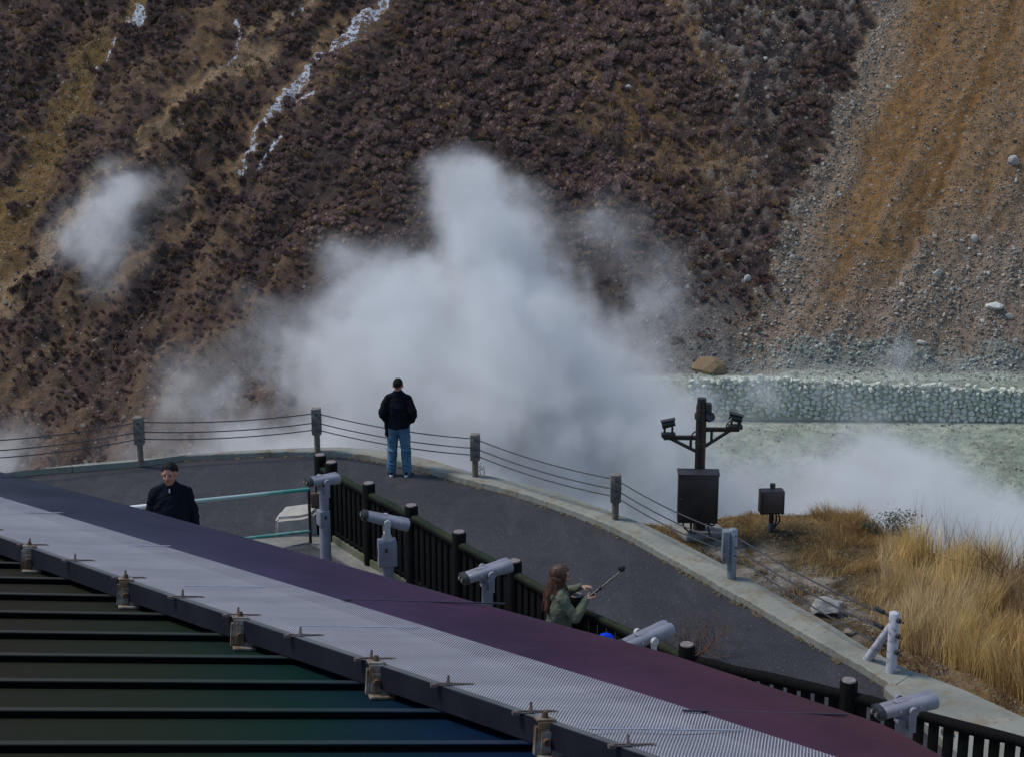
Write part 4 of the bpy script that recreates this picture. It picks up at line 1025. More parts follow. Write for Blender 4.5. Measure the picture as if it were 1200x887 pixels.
m._add(vs, fs, False); capo = m.build('edge_capping', CAP.m, bld)
m = MB()
for px, py, px2 in ((400, 702, 592), (800, 832, 992), (-10, 558, 40)):
    a = on_roof(px, py, BT+.026); b = on_roof(px2, py+(px2-px)*.025, BT+.014); dd = (b-a).normalized(); m.box((a+b)/2, ((b-a).length, .012, .006), basis(dd))
m.build('lap_joint', simple('lap_dark', (.028, .022, .04), (.02, .018, .03), 9, .6), capo)
# brackets
RUST = simple('rusted_zinc', (.27, .26, .23), (.12, .07, .035), 13, .7, .35, lo=.4, hi=.62)
RUSTD = simple('dark_rust', (.05, .025, .014), (.09, .045, .02), 20, .85)
def bracket(px, py):
    """px, py: where its top meets the beam front edge"""
    p = on_roof(px, py, BT); f = line_at(bfront, p.x); m = MB(); s = 1.0
    x0 = f.x; y0 = f.y-.006
    M3 = basis(Vector((1, .06, 0)))
    o = Vector((x0, y0, 0))
    m.box(o+M3 @ Vector((0, -.012, BT/2+.006)), (.062, .012, BT+.0), M3, .003); m.box(o+M3 @ Vector((0, -.02, BT/2-.004)), (.038, .008, BT*.62), M3, .003)          # upright plate
    m.box(o+M3 @ Vector((.0, .014, BT+.01)), (.07, .055, .01), M3, .003)           # top hook
    m.box(o+M3 @ Vector((.02, -.03, .008)), (.1, .07, .012), M3, .003)               # foot flange
    q = [o+M3 @ Vector(v) for v in ((.02, -.03, .01), (.11, -.02, .01), (.115, -.02, .04), (.08, -.02, .022), (.03, -.015, .06))]
    vs = [v+M3 @ Vector((0, -.01, 0)) for v in q]+[v+M3 @ Vector((0, .006, 0)) for v in q]
    m._add(vs, [(0, 1, 2, 3, 4), (9, 8, 7, 6, 5)]+[(i, (i+1) % 5, (i+1) % 5+5, i+5) for i in range(5)])
    m.box(o+M3 @ Vector((-.034, -.002, BT*.5)), (.01, .026, BT*.8), M3)
    b = m.build('bracket', RUST, beam)
    m = MB(); c0 = o+M3 @ Vector((0, -.02, BT*.5)); m.tube([c0, c0+M3 @ Vector((0, -.02, 0))], [.017, .013], 8); m.build('bolt', RUSTD, beam); m = MB(); c1 = o+M3 @ Vector((0, .014, BT+.014)); m.tube([c1, c1+Vector((0, 0, .022))], [.014, .009], 8)
    m.build('bolt', RUSTD, beam)
for px, py in ((33, 644), (147, 683), (282, 729), (443, 783), (641, 848)): bracket(px, py)
# clips with studs along the beam
CLIP = simple('clip_steel', (.2, .16, .14), (.1, .065, .05), 16, .6, .5)
for px, py in ((31, 636), (84, 653), (142, 673), (208, 694), (272, 716), (344, 741), (426, 768), (515, 798), (612, 832), (723, 869), (-20, 618)):
    p = on_roof(px, py, BT+.004); f = line_at(bfront, p.x); m = MB(); o = Vector((f.x, f.y, BT+.008)); M3 = basis(Vector((1, .03, 0)).normalized())
    o = o+vv*(BW/2)
    m.box(o+M3 @ Vector((.02, 0, .003)), (.14, .012, .005), M3); m.box(o+M3 @ Vector((-.055, -.0, -.004)), (.026, .022, .012), M3); m.box(o+M3 @ Vector((.09, 0, -.001)), (.024, .022, .008), M3)
    s_ = o+M3 @ Vector((.0, .0, 0)); m.tube([s_, s_+Vector((.0, .0, .015)), s_+Vector((0, 0, .036))], [.011, .006, .005], 7)
    m.build('clip', CLIP, beam)
# outer wall under the eave (inside the capping line), down to the ground
W1 = [E_[0], E_[20], E_[45], E_[-1]]
m = MB(); iw = bld.matrix_world.inverted()
wp = [bld.matrix_world @ Vector((p.x, p.y-.35, -.3)) for p in W1]
vs = []; fs = []
for p in wp: vs += [iw @ Vector((p.x, p.y, p.z)), iw @ Vector((p.x, p.y, -.3))]
b0 = bld.matrix_world @ Vector((XR, 1.3, -.05)); b1 = bld.matrix_world @ Vector((XL, 1.3, -.05))
for p in (b0, b1): vs += [iw @ p, iw @ Vector((p.x, p.y, -.3))]
n = len(vs)//2; fs = [(2*i, 2*((i+1) % n), 2*((i+1) % n)+1, 2*i+1) for i in range(n)]
m._add(vs, fs); m.build('wall', simple('wall_render', (.3, .29, .27), (.24, .23, .21), 3, .9), bld)
# ================================================================== people
def remeshed(m, name, mat, parent, voxel=.009, smooth=4, fac=.5, wrinkle=0):
    """one continuous skin round everything collected in m"""
    bmesh.ops.recalc_face_normals(m.bm, faces=m.bm.faces)
    me = bpy.data.meshes.new(name); m.bm.to_mesh(me); m.bm.free()
    o = bpy.data.objects.new(name, me); COL.objects.link(o)
    r = o.modifiers.new('r', 'REMESH'); r.mode = 'VOXEL'; r.voxel_size = voxel; r.use_smooth_shade = True
    s = o.modifiers.new('s', 'SMOOTH'); s.iterations = smooth; s.factor = fac
    dg = bpy.context.evaluated_depsgraph_get(); me2 = bpy.data.meshes.new_from_object(o.evaluated_get(dg), depsgraph=dg)
    o.modifiers.clear(); o.data = me2; me2.name = name; bpy.data.meshes.remove(me)
    if wrinkle:
        n_ = len(me2.vertices); co = np.empty(n_*3, np.float32); me2.vertices.foreach_get('co', co); co = co.reshape(-1, 3); no = np.array([v.normal[:] for v in me2.vertices])
        a = fbm(co[:, 0]*9+co[:, 1]*5+7, co[:, 2]*16+co[:, 0]*7+3, 3, 12)-.5; b = fbm(co[:, 1]*11-co[:, 2]*9, co[:, 2]*6+co[:, 0]*10, 3, 15)-.5; r1 = 1-2*np.abs(a); 
        co = co+no*(wrinkle*(2.0*b+1.2*(r1-.75)))[:, None]; me2.vertices.foreach_set('co', co.astype(np.float32).ravel()); me2.update()
    me2.materials.clear(); me2.materials.append(mat)
    if parent: o.parent = parent
    return o
SKIN = simple('skin', (.36, .2, .145), (.3, .155, .11), 14, .5, bstr=.05)
SKIN2 = simple('skin_ruddy', (.33, .165, .115), (.27, .12, .085), 12, .5, bstr=.05)
EYE = simple('eye', (.02, .015, .012), (.03, .02, .018), 5, .15)
LIP = simple('lip', (.25, .09, .075), (.2, .07, .06), 9, .5)
def V(*a): return Vector(a)
def hand(m, wrist, direction, palm_n, curl=.5, size=1.0, thumb_side=1):
    """palm, four unequal bent fingers and a thumb leaving the side of the palm"""
    d = Vector(direction).normalized(); n = Vector(palm_n); n = (n-d*n.dot(d)).normalized(); s = n.cross(d)*thumb_side
    w = Vector(wrist); B = Matrix((s, d, n)).transposed()
    m.ell(w+d*.05*size, (.041*size, .055*size, .017*size), B, 14, 8)
    for i, (off, ln) in enumerate(((.028, .072), (.009, .08), (-.010, .075), (-.028, .06))):
        p = w+d*.088*size+s*off*size; a = .25*curl; seg = [.45, .32, .26]; dd = d
        r = .0088*size; pts = [w+d*.055*size+s*off*.8*size, p]
        for sg in seg:
            ang = a; dd = (d*math.cos(ang)+n*math.sin(ang)).normalized(); pts.append(pts[-1]+dd*ln*sg*size); a += curl*1.05
        for q0, q1, k in zip(pts, pts[1:], range(9)): m.cap(q0, q1, r*(1.05-.06*k), r*(1.0-.08*k), 8)
    t0 = w+d*.03*size+s*.03*size; t1 = t0+(s*.75+d*.6+n*.25).normalized()*.042*size; t2 = t1+(d*.8+s*.15+n*(.2+.5*curl)).normalized()*.032*size
    m.cap(t0, t1, .0125*size, .0105*size, 8); m.cap(t1, t2, .0105*size, .0085*size, 8)
def head(m, c, Mh, k=1.0):
    """skull, jaw, nose, ears, brow; local +Y is the face"""
    P = lambda x, y, z: c+Mh @ V(x*k, y*k, z*k)
    m.ell(P(0, -.008, .025), (.076*k, .096*k, .092*k), Mh, 20, 14)
    m.ell(P(0, .022, -.045), (.058*k, .066*k, .07*k), Mh, 18, 12)
    m.ell(P(0, .052, -.088), (.03*k, .026*k, .022*k), Mh, 12, 8)
    m.cap(P(0, .086, .012), P(0, .107, -.024), .0085*k, .0145*k, 10)
    for s in (-1, 1):
        m.ell(P(s*.014, .094, -.027), (.011*k, .012*k, .009*k), Mh, 8, 6)
        m.ell(P(s*.079, -.004, -.008), (.010*k, .021*k, .032*k), Mh, 10, 8)
        m.ell(P(s*.034, .066, -.026), (.022*k, .02*k, .018*k), Mh, 10, 8)
        m.ell(P(s*.031, .078, .022), (.023*k, .013*k, .008*k), Mh, 10, 6)
    m.ell(P(0, .076, -.057), (.022*k, .015*k, .011*k), Mh, 10, 6)
def face_bits(c, Mh, body, k=1.0, hair=(.012, .01, .009)):
    P = lambda x, y, z: c+Mh @ V(x*k, y*k, z*k)
    hm = simple('brow_hair', hair, None, 9, .8)
    for s in (-1, 1):
        m = MB(); m.ell(P(s*.031, .082, .002), (.011*k, .005*k, .0045*k), Mh, 10, 6); m.build('eye', EYE, body)
        m = MB(); m.tube([P(s*.014, .092, .021), P(s*.032, .09, .026), P(s*.05, .077, .02)], [.0025*k, .0035*k, .002*k], 6); m.build('eyebrow', hm, body)
    m = MB(); m.ell(P(0, .089, -.056), (.022*k, .006*k, .0055*k), Mh, 12, 6); m.build('mouth', LIP, body)
def hair_cap(c, Mh, k, mat, parent, front=.55, side=-.05, back=-.5, thick=1.0, bald=0.0, voxel=.006):
    m = MB(); bm = m.bm; bmesh.ops.create_uvsphere(bm, u_segments=40, v_segments=28, radius=1)
    dele = []
    for f in bm.faces:
        d = f.calc_center_median().normalized()
        fr = max(0, d.y); bk = max(0, -d.y); lim = side+(front-side)*fr**1.2+(back-side)*bk**1.2+.1*(fbm(np.array([d.x*3+9.]), np.array([d.y*3+d.z]), 2, 8)[0]-.5)-(.16 if .75 > abs(d.x) > .55 and d.y > .1 else 0)
        if d.z < lim or (bald and d.z > bald and d.y < .4): dele.append(f)
    bmesh.ops.delete(bm, geom=dele, context='FACES')
    ret = bmesh.ops.extrude_face_region(bm, geom=list(bm.faces))
    for v in [g for g in ret['geom'] if isinstance(g, bmesh.types.BMVert)]: v.co *= .9
    for v in bm.verts:
        s = v.co.copy(); n = fbm(np.array([s.x*5+3]), np.array([s.y*5+s.z*4]), 3, 3)[0]-.5
        L = s.length; sd = s.normalized(); fr = max(0, sd.y); bk = max(0, -sd.y); hgt = min(1, max(0, (sd.z-(side+(front-side)*fr**1.2+(back-side)*bk**1.2))/.35))
        f = (1.0+.02*thick+(.055+.1*n)*thick*hgt) if L > .95 else .95
        s = s.normalized()*f
        v.co = c+Mh @ V(s.x*.08*k, (s.y*.1-.008)*k, (s.z*.096+.025)*k)
    return m.build('hair', mat, parent)
def limb(m, pts, rs, seg=16):
    for a, b, r0, r1 in zip(pts, pts[1:], rs, rs[1:]): m.cap(a, b, r0, r1, seg)

def standing(root, H, arms, Mh, skin, fem=False, stance=.1, lean=0.0, toe=.12):
    """builds the body of a standing figure facing +Y. arms: [(elbow, wrist, hand dir, palm normal, curl)] right(+x) then left"""
    k = H/1.75; m = MB(); J = {}
    sw = (.172 if not fem else .15)*k; hw = .09*k
    J['neck'] = V(0, -.01+lean*.9, 1.46*k); J['head'] = V(0, .022+lean, 1.595*k)
    hp = .92*k
    m.loft([(V(0, 0, hp-.07*k), .11*k, .09*k), (V(0, 0, hp), .145*k, .1*k), (V(0, .0, hp+.13*k), .13*k, .088*k), (V(0, lean*.5, hp+.33*k), .15*k, .1*k), (V(0, lean*.8, hp+.44*k), .14*k, .085*k), (V(0, lean*.9, hp+.52*k), .06*k, .055*k)], 24)
    m.cap(J['neck']-V(0, 0, .06*k), J['head']-V(0, .01, .05*k), .06*k, .052*k)
    head(m, J['head'], Mh, k*1.06); J['hk'] = k*1.06
    for s in (1, -1):
        hip = V(s*hw, 0, hp-.04*k); kn = V(s*(hw+stance*.25), .02*k, .49*k); an = V(s*(hw+stance*.5), -.02*k, .085*k)
        limb(m, [hip, kn, an], [.082*k, .056*k, .038*k]); J[f'leg{s}'] = (hip, kn, an)
        tp = an+V(s*toe*.5, .15, -.045)*k; m.cap(an-V(0, .03, .045)*k, tp, .035*k, .03*k)
    for s, (el, wr, hd, pn, cu) in zip((1, -1), arms):
        sh = V(s*sw, lean*.85-.005, 1.375*k); el, wr = V(*el), V(*wr)
        limb(m, [V(s*.05*k, lean*.8, 1.4*k), sh], [.035*k, .042*k]); limb(m, [sh, el, wr], [.044*k, .036*k, .027*k]); J[f'arm{s}'] = (sh, el, wr)
        hand(m, wr, hd, pn, cu, k, 1)
    J['k'] = k; J['hp'] = hp; J['lean'] = lean
    return remeshed(m, 'body', skin, root, .0075 if H > 1.4 else .0065, 3, .45), J
def jacket(J, root, mat, name='jacket', hem=.82, belly=1.0, sleeve=1.0, collar=True, fem=False, flare=None, shorten=.0, extra=None, wide=1.0):
    k, hp, le = J['k'], J['hp'], J['lean']; m = MB()
    m.loft([(V(0, .0, hem*k), .185*k*wide, .145*k*belly), (V(0, 0, hem*k+.02), .195*k*wide, .152*k*belly), (V(0, .01*belly, hp+.12*k), .18*k*wide, .15*k*belly), (V(0, le*.5, hp+.32*k), .205*k*wide, .145*k*belly), (V(0, le*.8, hp+.42*k), .185*k, .12*k), (V(0, le*.9, hp+.50*k), .125*k, .098*k), (V(0, le*.9, hp+.555*k), .08*k, .078*k)], 28)
    for s in (1, -1):
        sh, el, wr = J[f'arm{s}']; w2 = wr-(wr-el).normalized()*.02
        m.cap(V(s*.05*k, le*.85, 1.43*k), sh, .075*k, .068*k); limb(m, [sh, el, w2], [.066*k*sleeve, .056*k*sleeve, .045*k*sleeve])
    if collar:
        c = J['neck']; m.loft([(c+V(0, 0, -.03*k), .085*k, .085*k), (c+V(0, .005, .06*k), .073*k, .076*k)], 20)
    if extra: extra(m)
    return remeshed(m, name, mat, root, .009, 3, .5, .011)
def fabric(name, col, col2, sc=5, rough=.85):
    t = NT(name); o = t.obj(); a = t.noise(o, sc, 5, .6); b = t.noise(o, 9, 3, .55, 1.2); w_ = t.noise(o, 160, 2)
    c = t.ramp(a, [(.35, col), (.65, col2)]); h = t.math('ADD', t.math('MULTIPLY', b, 1.0), t.math('MULTIPLY', w_, .06))
    t.bsdf(c, .95, 0, h, .6, .03, .06); return t.m
NAVY = fabric('navy_black_cloth', (.006, .008, .013), (.01, .012, .02)); BLK = fabric('black_cloth', (.0055, .006, .009), (.009, .01, .014))
OLIVE = fabric('olive_cloth', (.085, .1, .075), (.12, .138, .1), 7); DENIM = fabric('faded_denim', (.035, .085, .14), (.1, .18, .25), 4)
DKTR = fabric('dark_trousers', (.012, .012, .016), (.02, .02, .024))
SOLE = simple('white_sole', (.7, .7, .72), (.55, .55, .58), 9, .6); SHOE = simple('black_shoe', (.01, .01, .014), (.016, .016, .02), 12, .6)
def trousers(J, root, mat, cuff=.055, top=None):
    k, hp = J['k'], J['hp']; m = MB()
    m.loft([(V(0, 0, hp-.1*k), .15*k, .115*k), (V(0, -.005, hp-.02*k), .18*k, .135*k), (V(0, 0, hp+.1*k), .165*k, .125*k)], 24)
    for s in (1, -1):
        hip, kn, an = J[f'leg{s}']; a2 = V(an.x, an.y, .075*k)
        limb(m, [hip-V(0, .005, -.0), kn, a2], [.112*k, .088*k, .08*k]); m.cap(V(an.x, an.y+.01, .10*k), V(an.x, an.y, .06*k), .08*k, .078*k)
        for z, r in ((.15, .086), (.22, .084), (.46, .09)):
            m.ell(V(kn.x*.5+an.x*.5, an.y-.005, z*k), (r*k, r*k, .018*k), Matrix.Rotation(.25, 3, 'Y'), 16, 6)
    return remeshed(m, 'trousers', mat, root, .009, 3, .5, .009)
def shoes(J, root, swoosh=False, toe=.12):
    k = J['k']
    for s in (1, -1):
        an = J[f'leg{s}'][2]; a = -s*toe*.6; M3 = rotz(a); c = V(an.x, an.y+.045*k, 0)
        def sec(z, grow, zt=0): return [c+M3 @ V((.047+grow)*k*math.cos(t)*(1.0-.18*max(0, -math.sin(t))), (.145+grow)*k*math.sin(t), z*k) for t in [2*math.pi*i/24 for i in range(24)]]
        m = MB(); m.rings([sec(.0, 0), sec(.004, .004), sec(.03, .004), sec(.034, .0)]); so_ = m.build('sole', SOLE, None)
        m = MB(); rings = [sec(.032, -.002)]
        for z, f, yb in ((.055, .96, -.01), (.075, .8, -.04), (.095, .62, -.065), (.1, .5, -.07)):
            rings.append([c+M3 @ V(.045*k*math.cos(t)*f**.5, (.14*math.sin(t)*f+yb)*k, z*k) for t in [2*math.pi*i/24 for i in range(24)]])
        m.rings(rings); sh = m.build('shoe', SHOE, root); so_.parent = sh
        if swoosh:
            m = MB(); e = s*.05
            for side in (-1, 1):
                pts = [c+M3 @ V(side*x*k, y*k, z*k) for x, y, z in ((.041, -.1, .058), (.046, -.02, .046), (.046, .03, .048), (.043, .06, .056))]
                m.tube(pts, [.004, .009, .007, .003], 6)
            m.build('side_mark', SOLE, sh)
I3 = Matrix.Identity(3)

# --- man with his back to us at the kerb
f0 = at_z(468, 557, .0)
man = thing('person', 'man in black jacket and faded blue jeans standing by the kerb with his back turned', 'person', (f0.x, f0.y+.02, 0), R(-4))
arms = [((.275, -.06, 1.12), (.215, .1, .97), (-.35, .7, -.45), (-1, 0, .2), .5), ((-.275, -.06, 1.12), (-.215, .1, .97), (.35, .7, -.45), (1, 0, .2), .5)]
body, J = standing(man, 1.8, arms, Matrix.Rotation(R(-10), 3, 'X') @ rotz(R(2)), SKIN2, stance=.1)
def flap(m):
    m.loft([(V(-.185, -.01, .74), .05, .07), (V(-.19, 0, .9), .06, .085), (V(-.19, 0, 1.1), .05, .08)], 16)
    for s in (1, -1): m.cap(V(s*.2, -.03, 1.36), V(s*.265, -.06, 1.18), .078, .086)
jk = jacket(J, man, BLK, 'jacket', .86, 1.05, 1.12, True, extra=flap, wide=1.02)
trousers(J, man, DENIM); shoes(J, man, True)
hair_cap(J['head'], Matrix.Rotation(R(-10), 3, 'X'), J['hk'], simple('dark_short_hair', (.009, .0075, .007), (.016, .013, .012), 30, .8, spec=.08), body, .6, .0, -.62, .5, .93)
face_bits(J['head'], Matrix.Rotation(R(-10), 3, 'X'), body, J['hk'])

# --- man in navy jumper on the terrace, looking to the camera's right
h0 = at_d(198, 538.5, 1800/111); zt = 1.9
Hm = h0.z-zt
print('terrace man height', Hm, h0)
man2 = thing('person', 'man with short black hair in a dark zip neck jumper walking behind the roof edge', 'person', (h0.x-.0, h0.y, zt), R(180)+R(6))
Hm = min(1.78, max(1.66, Hm)); man2.location.z = h0.z-Hm-.004
arms = [((.232, -.01, 1.06), (.222, .06, .82), (-.05, .25, -1), (-1, 0, 0), .45), ((-.232, -.03, 1.06), (-.225, .04, .82), (.05, .2, -1), (1, 0, 0), .45)]
Mh2 = rotz(R(-10)) @ Matrix.Rotation(R(0), 3, 'X')
body, J = standing(man2, Hm, arms, Mh2, SKIN2, stance=.06)
jacket(J, man2, NAVY, 'jumper', .84, 1.05, 1.04, True, wide=1.03)
m = MB(); kk = J['k']; c = V(0, .118*kk, 1.425*kk); m.box(c+V(0, -.01, .005), (.012, .012, .045), Matrix.Rotation(R(28), 3, 'X')); m.build('zip_pull', simple('zip', (.5, .5, .5), (.4, .4, .4), 9, .3, .7), man2)
trousers(J, man2, DKTR); shoes(J, man2)
BH_ = simple('black_hair', (.004, .0035, .004), (.008, .007, .007), 40, .7, spec=.15)
hair_cap(J['head'], Mh2, J['hk'], BH_, body, .62, .12, -.5, 1.5); face_bits(J['head'], Mh2, body, J['hk'])

# --- woman with the stick, at the railing
w0 = at_d(655, 660, 1800/104); Hw = 1.63
wz = PZ; tt = (wz+Hw-CAM_H)/ray(655, 660).z; w0 = Vector((0, 0, CAM_H))+ray(655, 660)*tt
print('woman at', w0)
wo = thing('person', 'woman with long reddish brown hair in an olive jacket holding out a stick camera', 'person', (w0.x, w0.y, PZ), R(-78))
# local +Y points to picture right; local +X towards the viewer
arms = [((.235, .13, 1.08), (.13, .275, 1.25), (-.1, 1, .2), (0, -.2, 1), .95), ((-.25, .13, 1.2), (-.1, .28, 1.3), (.35, .9, .05), (0, 0, -1), .9)]
Mw = Matrix.Rotation(R(4), 3, 'Y') @ rotz(R(-4)) @ Matrix.Rotation(R(-4), 3, 'X')
body, J = standing(wo, Hw, arms, Mw, SKIN, True, .05)
def hood(m):
    m.ell(V(0, -.085, 1.27), (.11, .05, .08), None, 18, 10); m.loft([(V(0, .01, .68), .2, .165), (V(0, .0, .74), .2, .16), (V(0, 0, .95), .17, .14)], 24)
jacket(J, wo, OLIVE, 'jacket', .72, 1.0, 1.06, True, True, extra=hood)
trousers(J, wo, DENIM); shoes(J, wo); face_bits(J['head'], Mw, body, J['hk'], (.03, .015, .01))
HR = NT('brown_hair'); o_ = HR.obj(); mp = HR.n('ShaderNodeMapping'); mp.inputs['Scale'].default_value = (34, 34, 5); HR.l(o_, mp.inputs['Vector']); n_ = HR.noise(mp.outputs[0], 1.5, 4, .6, .8)
HR.bsdf(HR.ramp(n_, [(.3, (.014, .006, .004)), (.5, (.05, .019, .01)), (.7, (.15, .065, .033))]), .42, 0, n_, .7, .02, .4)
m = MB(); hc = J['head']; k = J['hk']
def hp_(x, y, z): return hc+Mw @ V(x*k, y*k, z*k)
bmesh.ops.create_uvsphere(m.bm, u_segments=28, v_segments=20, radius=1)
bmesh.ops.delete(m.bm, geom=[f for f in m.bm.faces if (lambda d: d.y > .12 and d.z < .42+.25*(d.y-.5))(f.calc_center_median())], context='FACES')
ret = bmesh.ops.extrude_face_region(m.bm, geom=list(m.bm.faces))
for v in [g for g in ret['geom'] if isinstance(g, bmesh.types.BMVert)]: v.co *= .84
for v in m.bm.verts: s = v.co; v.co = hp_(s.x*.095, s.y*.118-.012, s.z*.112+.03)
rr_ = random.Random(4)
for i in range(26):
    a = math.pi*(.06+.88*i/25)+math.pi; x, y = math.cos(a)*.082, math.sin(a)*.1-.005
    p0 = hp_(x, y, .0); p1 = hp_(x*1.12, y*1.1-.01, -.1); p2 = V(p1.x*1.12+rr_.uniform(-.02, .02), p1.y*.9-.03+rr_.uniform(-.015, .015), p1.z-.12); p3 = V(p2.x*1.0+rr_.uniform(-.03, .03), p2.y-.03+rr_.uniform(-.03, .01), p2.z-.14-rr_.uniform(0, .07))
    m.tube([p0, p1, p2, p3], [.024, .03, .03, .012], 7)
for s in (1, -1): m.tube([hp_(s*.07, .045, .06), hp_(s*.084, .03, 0), hp_(s*.088, .01, -.09), hp_(s*.09, -.01, -.19)], [.016, .02, .02, .008], 7)
remeshed(m, 'hair', HR.m, body, .007, 1, .3)
scf = MB(); c = J['neck']; scf.loft([(c+V(0, .01, -.045), .098, .098), (c+V(0, .012, 0), .092, .095), (c+V(0, .012, .035), .072, .075)], 20); scf.ell(c+V(.0, .09, -.06), (.06, .03, .07), None, 12, 8); remeshed(scf, 'scarf', simple('dark_scarf', (.02, .014, .014), (.03, .022, .02), 20, .9), wo, .009, 3)
# the stick she holds
R4 = Matrix.Translation(wo.location) @ Matrix.Rotation(R(-78), 4, 'Z')
hw_ = R4 @ (V(.13, .275, 1.25)+V(-.1, 1, .2).normalized()*.085+V(0, 0, .03))
tip = at_d(729, 668, (at_d(693, 700, 1).y and (hw_.y*cT-(hw_.z-CAM_H)*sT)+.05))
st = thing('selfie_stick', 'black telescopic stick with a small action camera held by the woman in olive', 'selfie stick', hw_)
dv = tip-hw_; u = dv.normalized(); m = MB(); m.tube([-u*.09, u*.1], .016, 10); m.ell(u*.1, (.024, .024, .024), None, 10, 8); m.build('grip', BLACKP, st)
m = MB(); m.tube([u*.08, u*(dv.length*.6)], .009, 8); m.tube([u*(dv.length*.6), dv], .0075, 8); m.tube([u*(dv.length*.58), u*(dv.length*.62)], .013, 8); m.build('rod', BLACKP, st)
m = MB(); m.box(dv+V(0, 0, .025), (.062, .04, .062), rotz(R(20)) @ Matrix.Rotation(R(14), 3, 'Y'), .006); cam_o = m.build('action_camera', BLACKP, st)
m = MB(); m.tube([dv+V(-.03, -.012, .03), dv+V(-.045, -.016, .03)], .014, 10); m.build('lens', GLASS, cam_o)

# --- child in blue cap at the fourth binocular
c0 = at_y(709, 740, at_z(757, 746, 2.1).y-.12)
Hc = c0.z-PZ; print('child height', Hc)
ch = thing('person', 'child in a bright blue hat reaching up to the lilac binocular behind the roof edge', 'person', (c0.x, c0.y, PZ), R(-80))
hnd = at_y(743, 760, c0.y-.02)-Vector((c0.x, c0.y, PZ)); hl = rotz(R(80)) @ hnd
kc = Hc/1.75; dr = (hl-V(.14, .05, 1.33*kc)).normalized(); wr = hl-dr*.05; el = V(.15, .1, 1.2*kc)
arms = [(tuple(el), tuple(wr), tuple(dr+V(0, 0, .1)), (0, -.1, -1), .35), ((-.19, .08, 1.05*kc), (-.12, .22, 1.1*kc), (.1, 1, .2), (0, 0, -1), .5)]
Mc = Matrix.Rotation(R(6), 3, 'X')
body, J = standing(ch, Hc, arms, Mc, SKIN, True, .04)
jacket(J, ch, BLK, 'jacket', .84, .95, .9, True); trousers(J, ch, DKTR); shoes(J, ch); face_bits(J['head'], Mc, body, J['k'])
BLUE = fabric('royal_blue_knit', (.004, .03, .42), (.006, .05, .55), 12)
hair_cap(J['head'], Mc, J['hk'], BLUE, body, .35, .02, -.35, 1.6).name = 'hat'
# ================================================================== dry grass on the bank
def blade_mat():
    t = NT('dry_grass'); col = t.attr('albedo').outputs['Color']; o = t.obj(); n = t.noise(o, 2.2, 3)
    c = t.mix(1, col, t.ramp(n, [(.3, (.8, .78, .72)), (.7, (1.2, 1.2, 1.2))]), 'MULTIPLY')
    b = t.bsdf(c, .7, spec=.2)
    tr = t.n('ShaderNodeBsdfTranslucent'); t.l(c, tr.inputs['Color']); mx = t.n('ShaderNodeMixShader'); mx.inputs[0].default_value = .3
    t.l(b.outputs[0], mx.inputs[1]); t.l(tr.outputs[0], mx.inputs[2]); t.l(mx.outputs[0], t.out.inputs['Surface']); return t.m
GR = blade_mat()
def blades(name, P, L, W, lean_dir, lean, cols, label, seed, kind='stuff', cat='grass', segs=3):
    """P (n,3) roots; curved tapering blades"""
    r = np.random.default_rng(seed); n = len(P); th = lean_dir
    side = np.stack([-np.sin(th), np.cos(th), 0*th], 1)
    # turn blades edge-on or face-on at random
    rot = r.uniform(0, np.pi, n); side = side*np.cos(rot)[:, None]+np.stack([np.cos(th), np.sin(th), 0*th], 1)*np.sin(rot)[:, None]
    V = []; 
    for k in range(segs+1):
        t = k/segs; h = L*(t-.18*lean*t*t); out = L*lean*(t**1.8)
        c = P+np.stack([np.cos(th)*out, np.sin(th)*out, h], 1); w_ = (W*(1-t)**.8*.5)[:, None] if k < segs else (W*.06)[:, None]
        V += [c-side*w_, c+side*w_]
    V = np.stack(V, 1); k = V.shape[1]; base = np.arange(n)[:, None]*k
    F_ = np.concatenate([base+np.array([2*i, 2*i+1, 2*i+3, 2*i+2]) for i in range(segs)], 0)
    C = np.repeat(cols, k, 0)
    return tag(np_mesh(name, V.reshape(-1, 3), F_, GR, attrs={'albedo': C}), label, cat, None, kind)
r = np.random.default_rng(9)
def scatter(n, polypx, z=0, thin=None):
    xs = [at_z(px, py, z) for px, py in polypx]; poly = [(p.x, p.y) for p in xs]
    x = r.uniform(min(p[0] for p in poly), max(p[0] for p in poly), n); y = r.uniform(min(p[1] for p in poly), max(p[1] for p in poly), n)
    k = inside(x, y, poly); x, y = x[k], y[k]
    dp, _ = seg_dist(x, y, path_poly+[path_poly[0]]); k = ~inside(x, y, path_poly) & (dp > .06)
    dd, _ = seg_dist(x, y, [(p.x, p.y) for p in right_out]); k &= dd > .02
    return x[k], y[k]
def cols_(n, base, var): 
    c = np.array(base)[None]*r.uniform(1-var, 1+var, (n, 1)); m_ = r.random(n)
    c[m_ < .15] *= np.array([.62, .6, .7]); c[m_ > .86] *= np.array([1.25, 1.25, 1.3]); return c
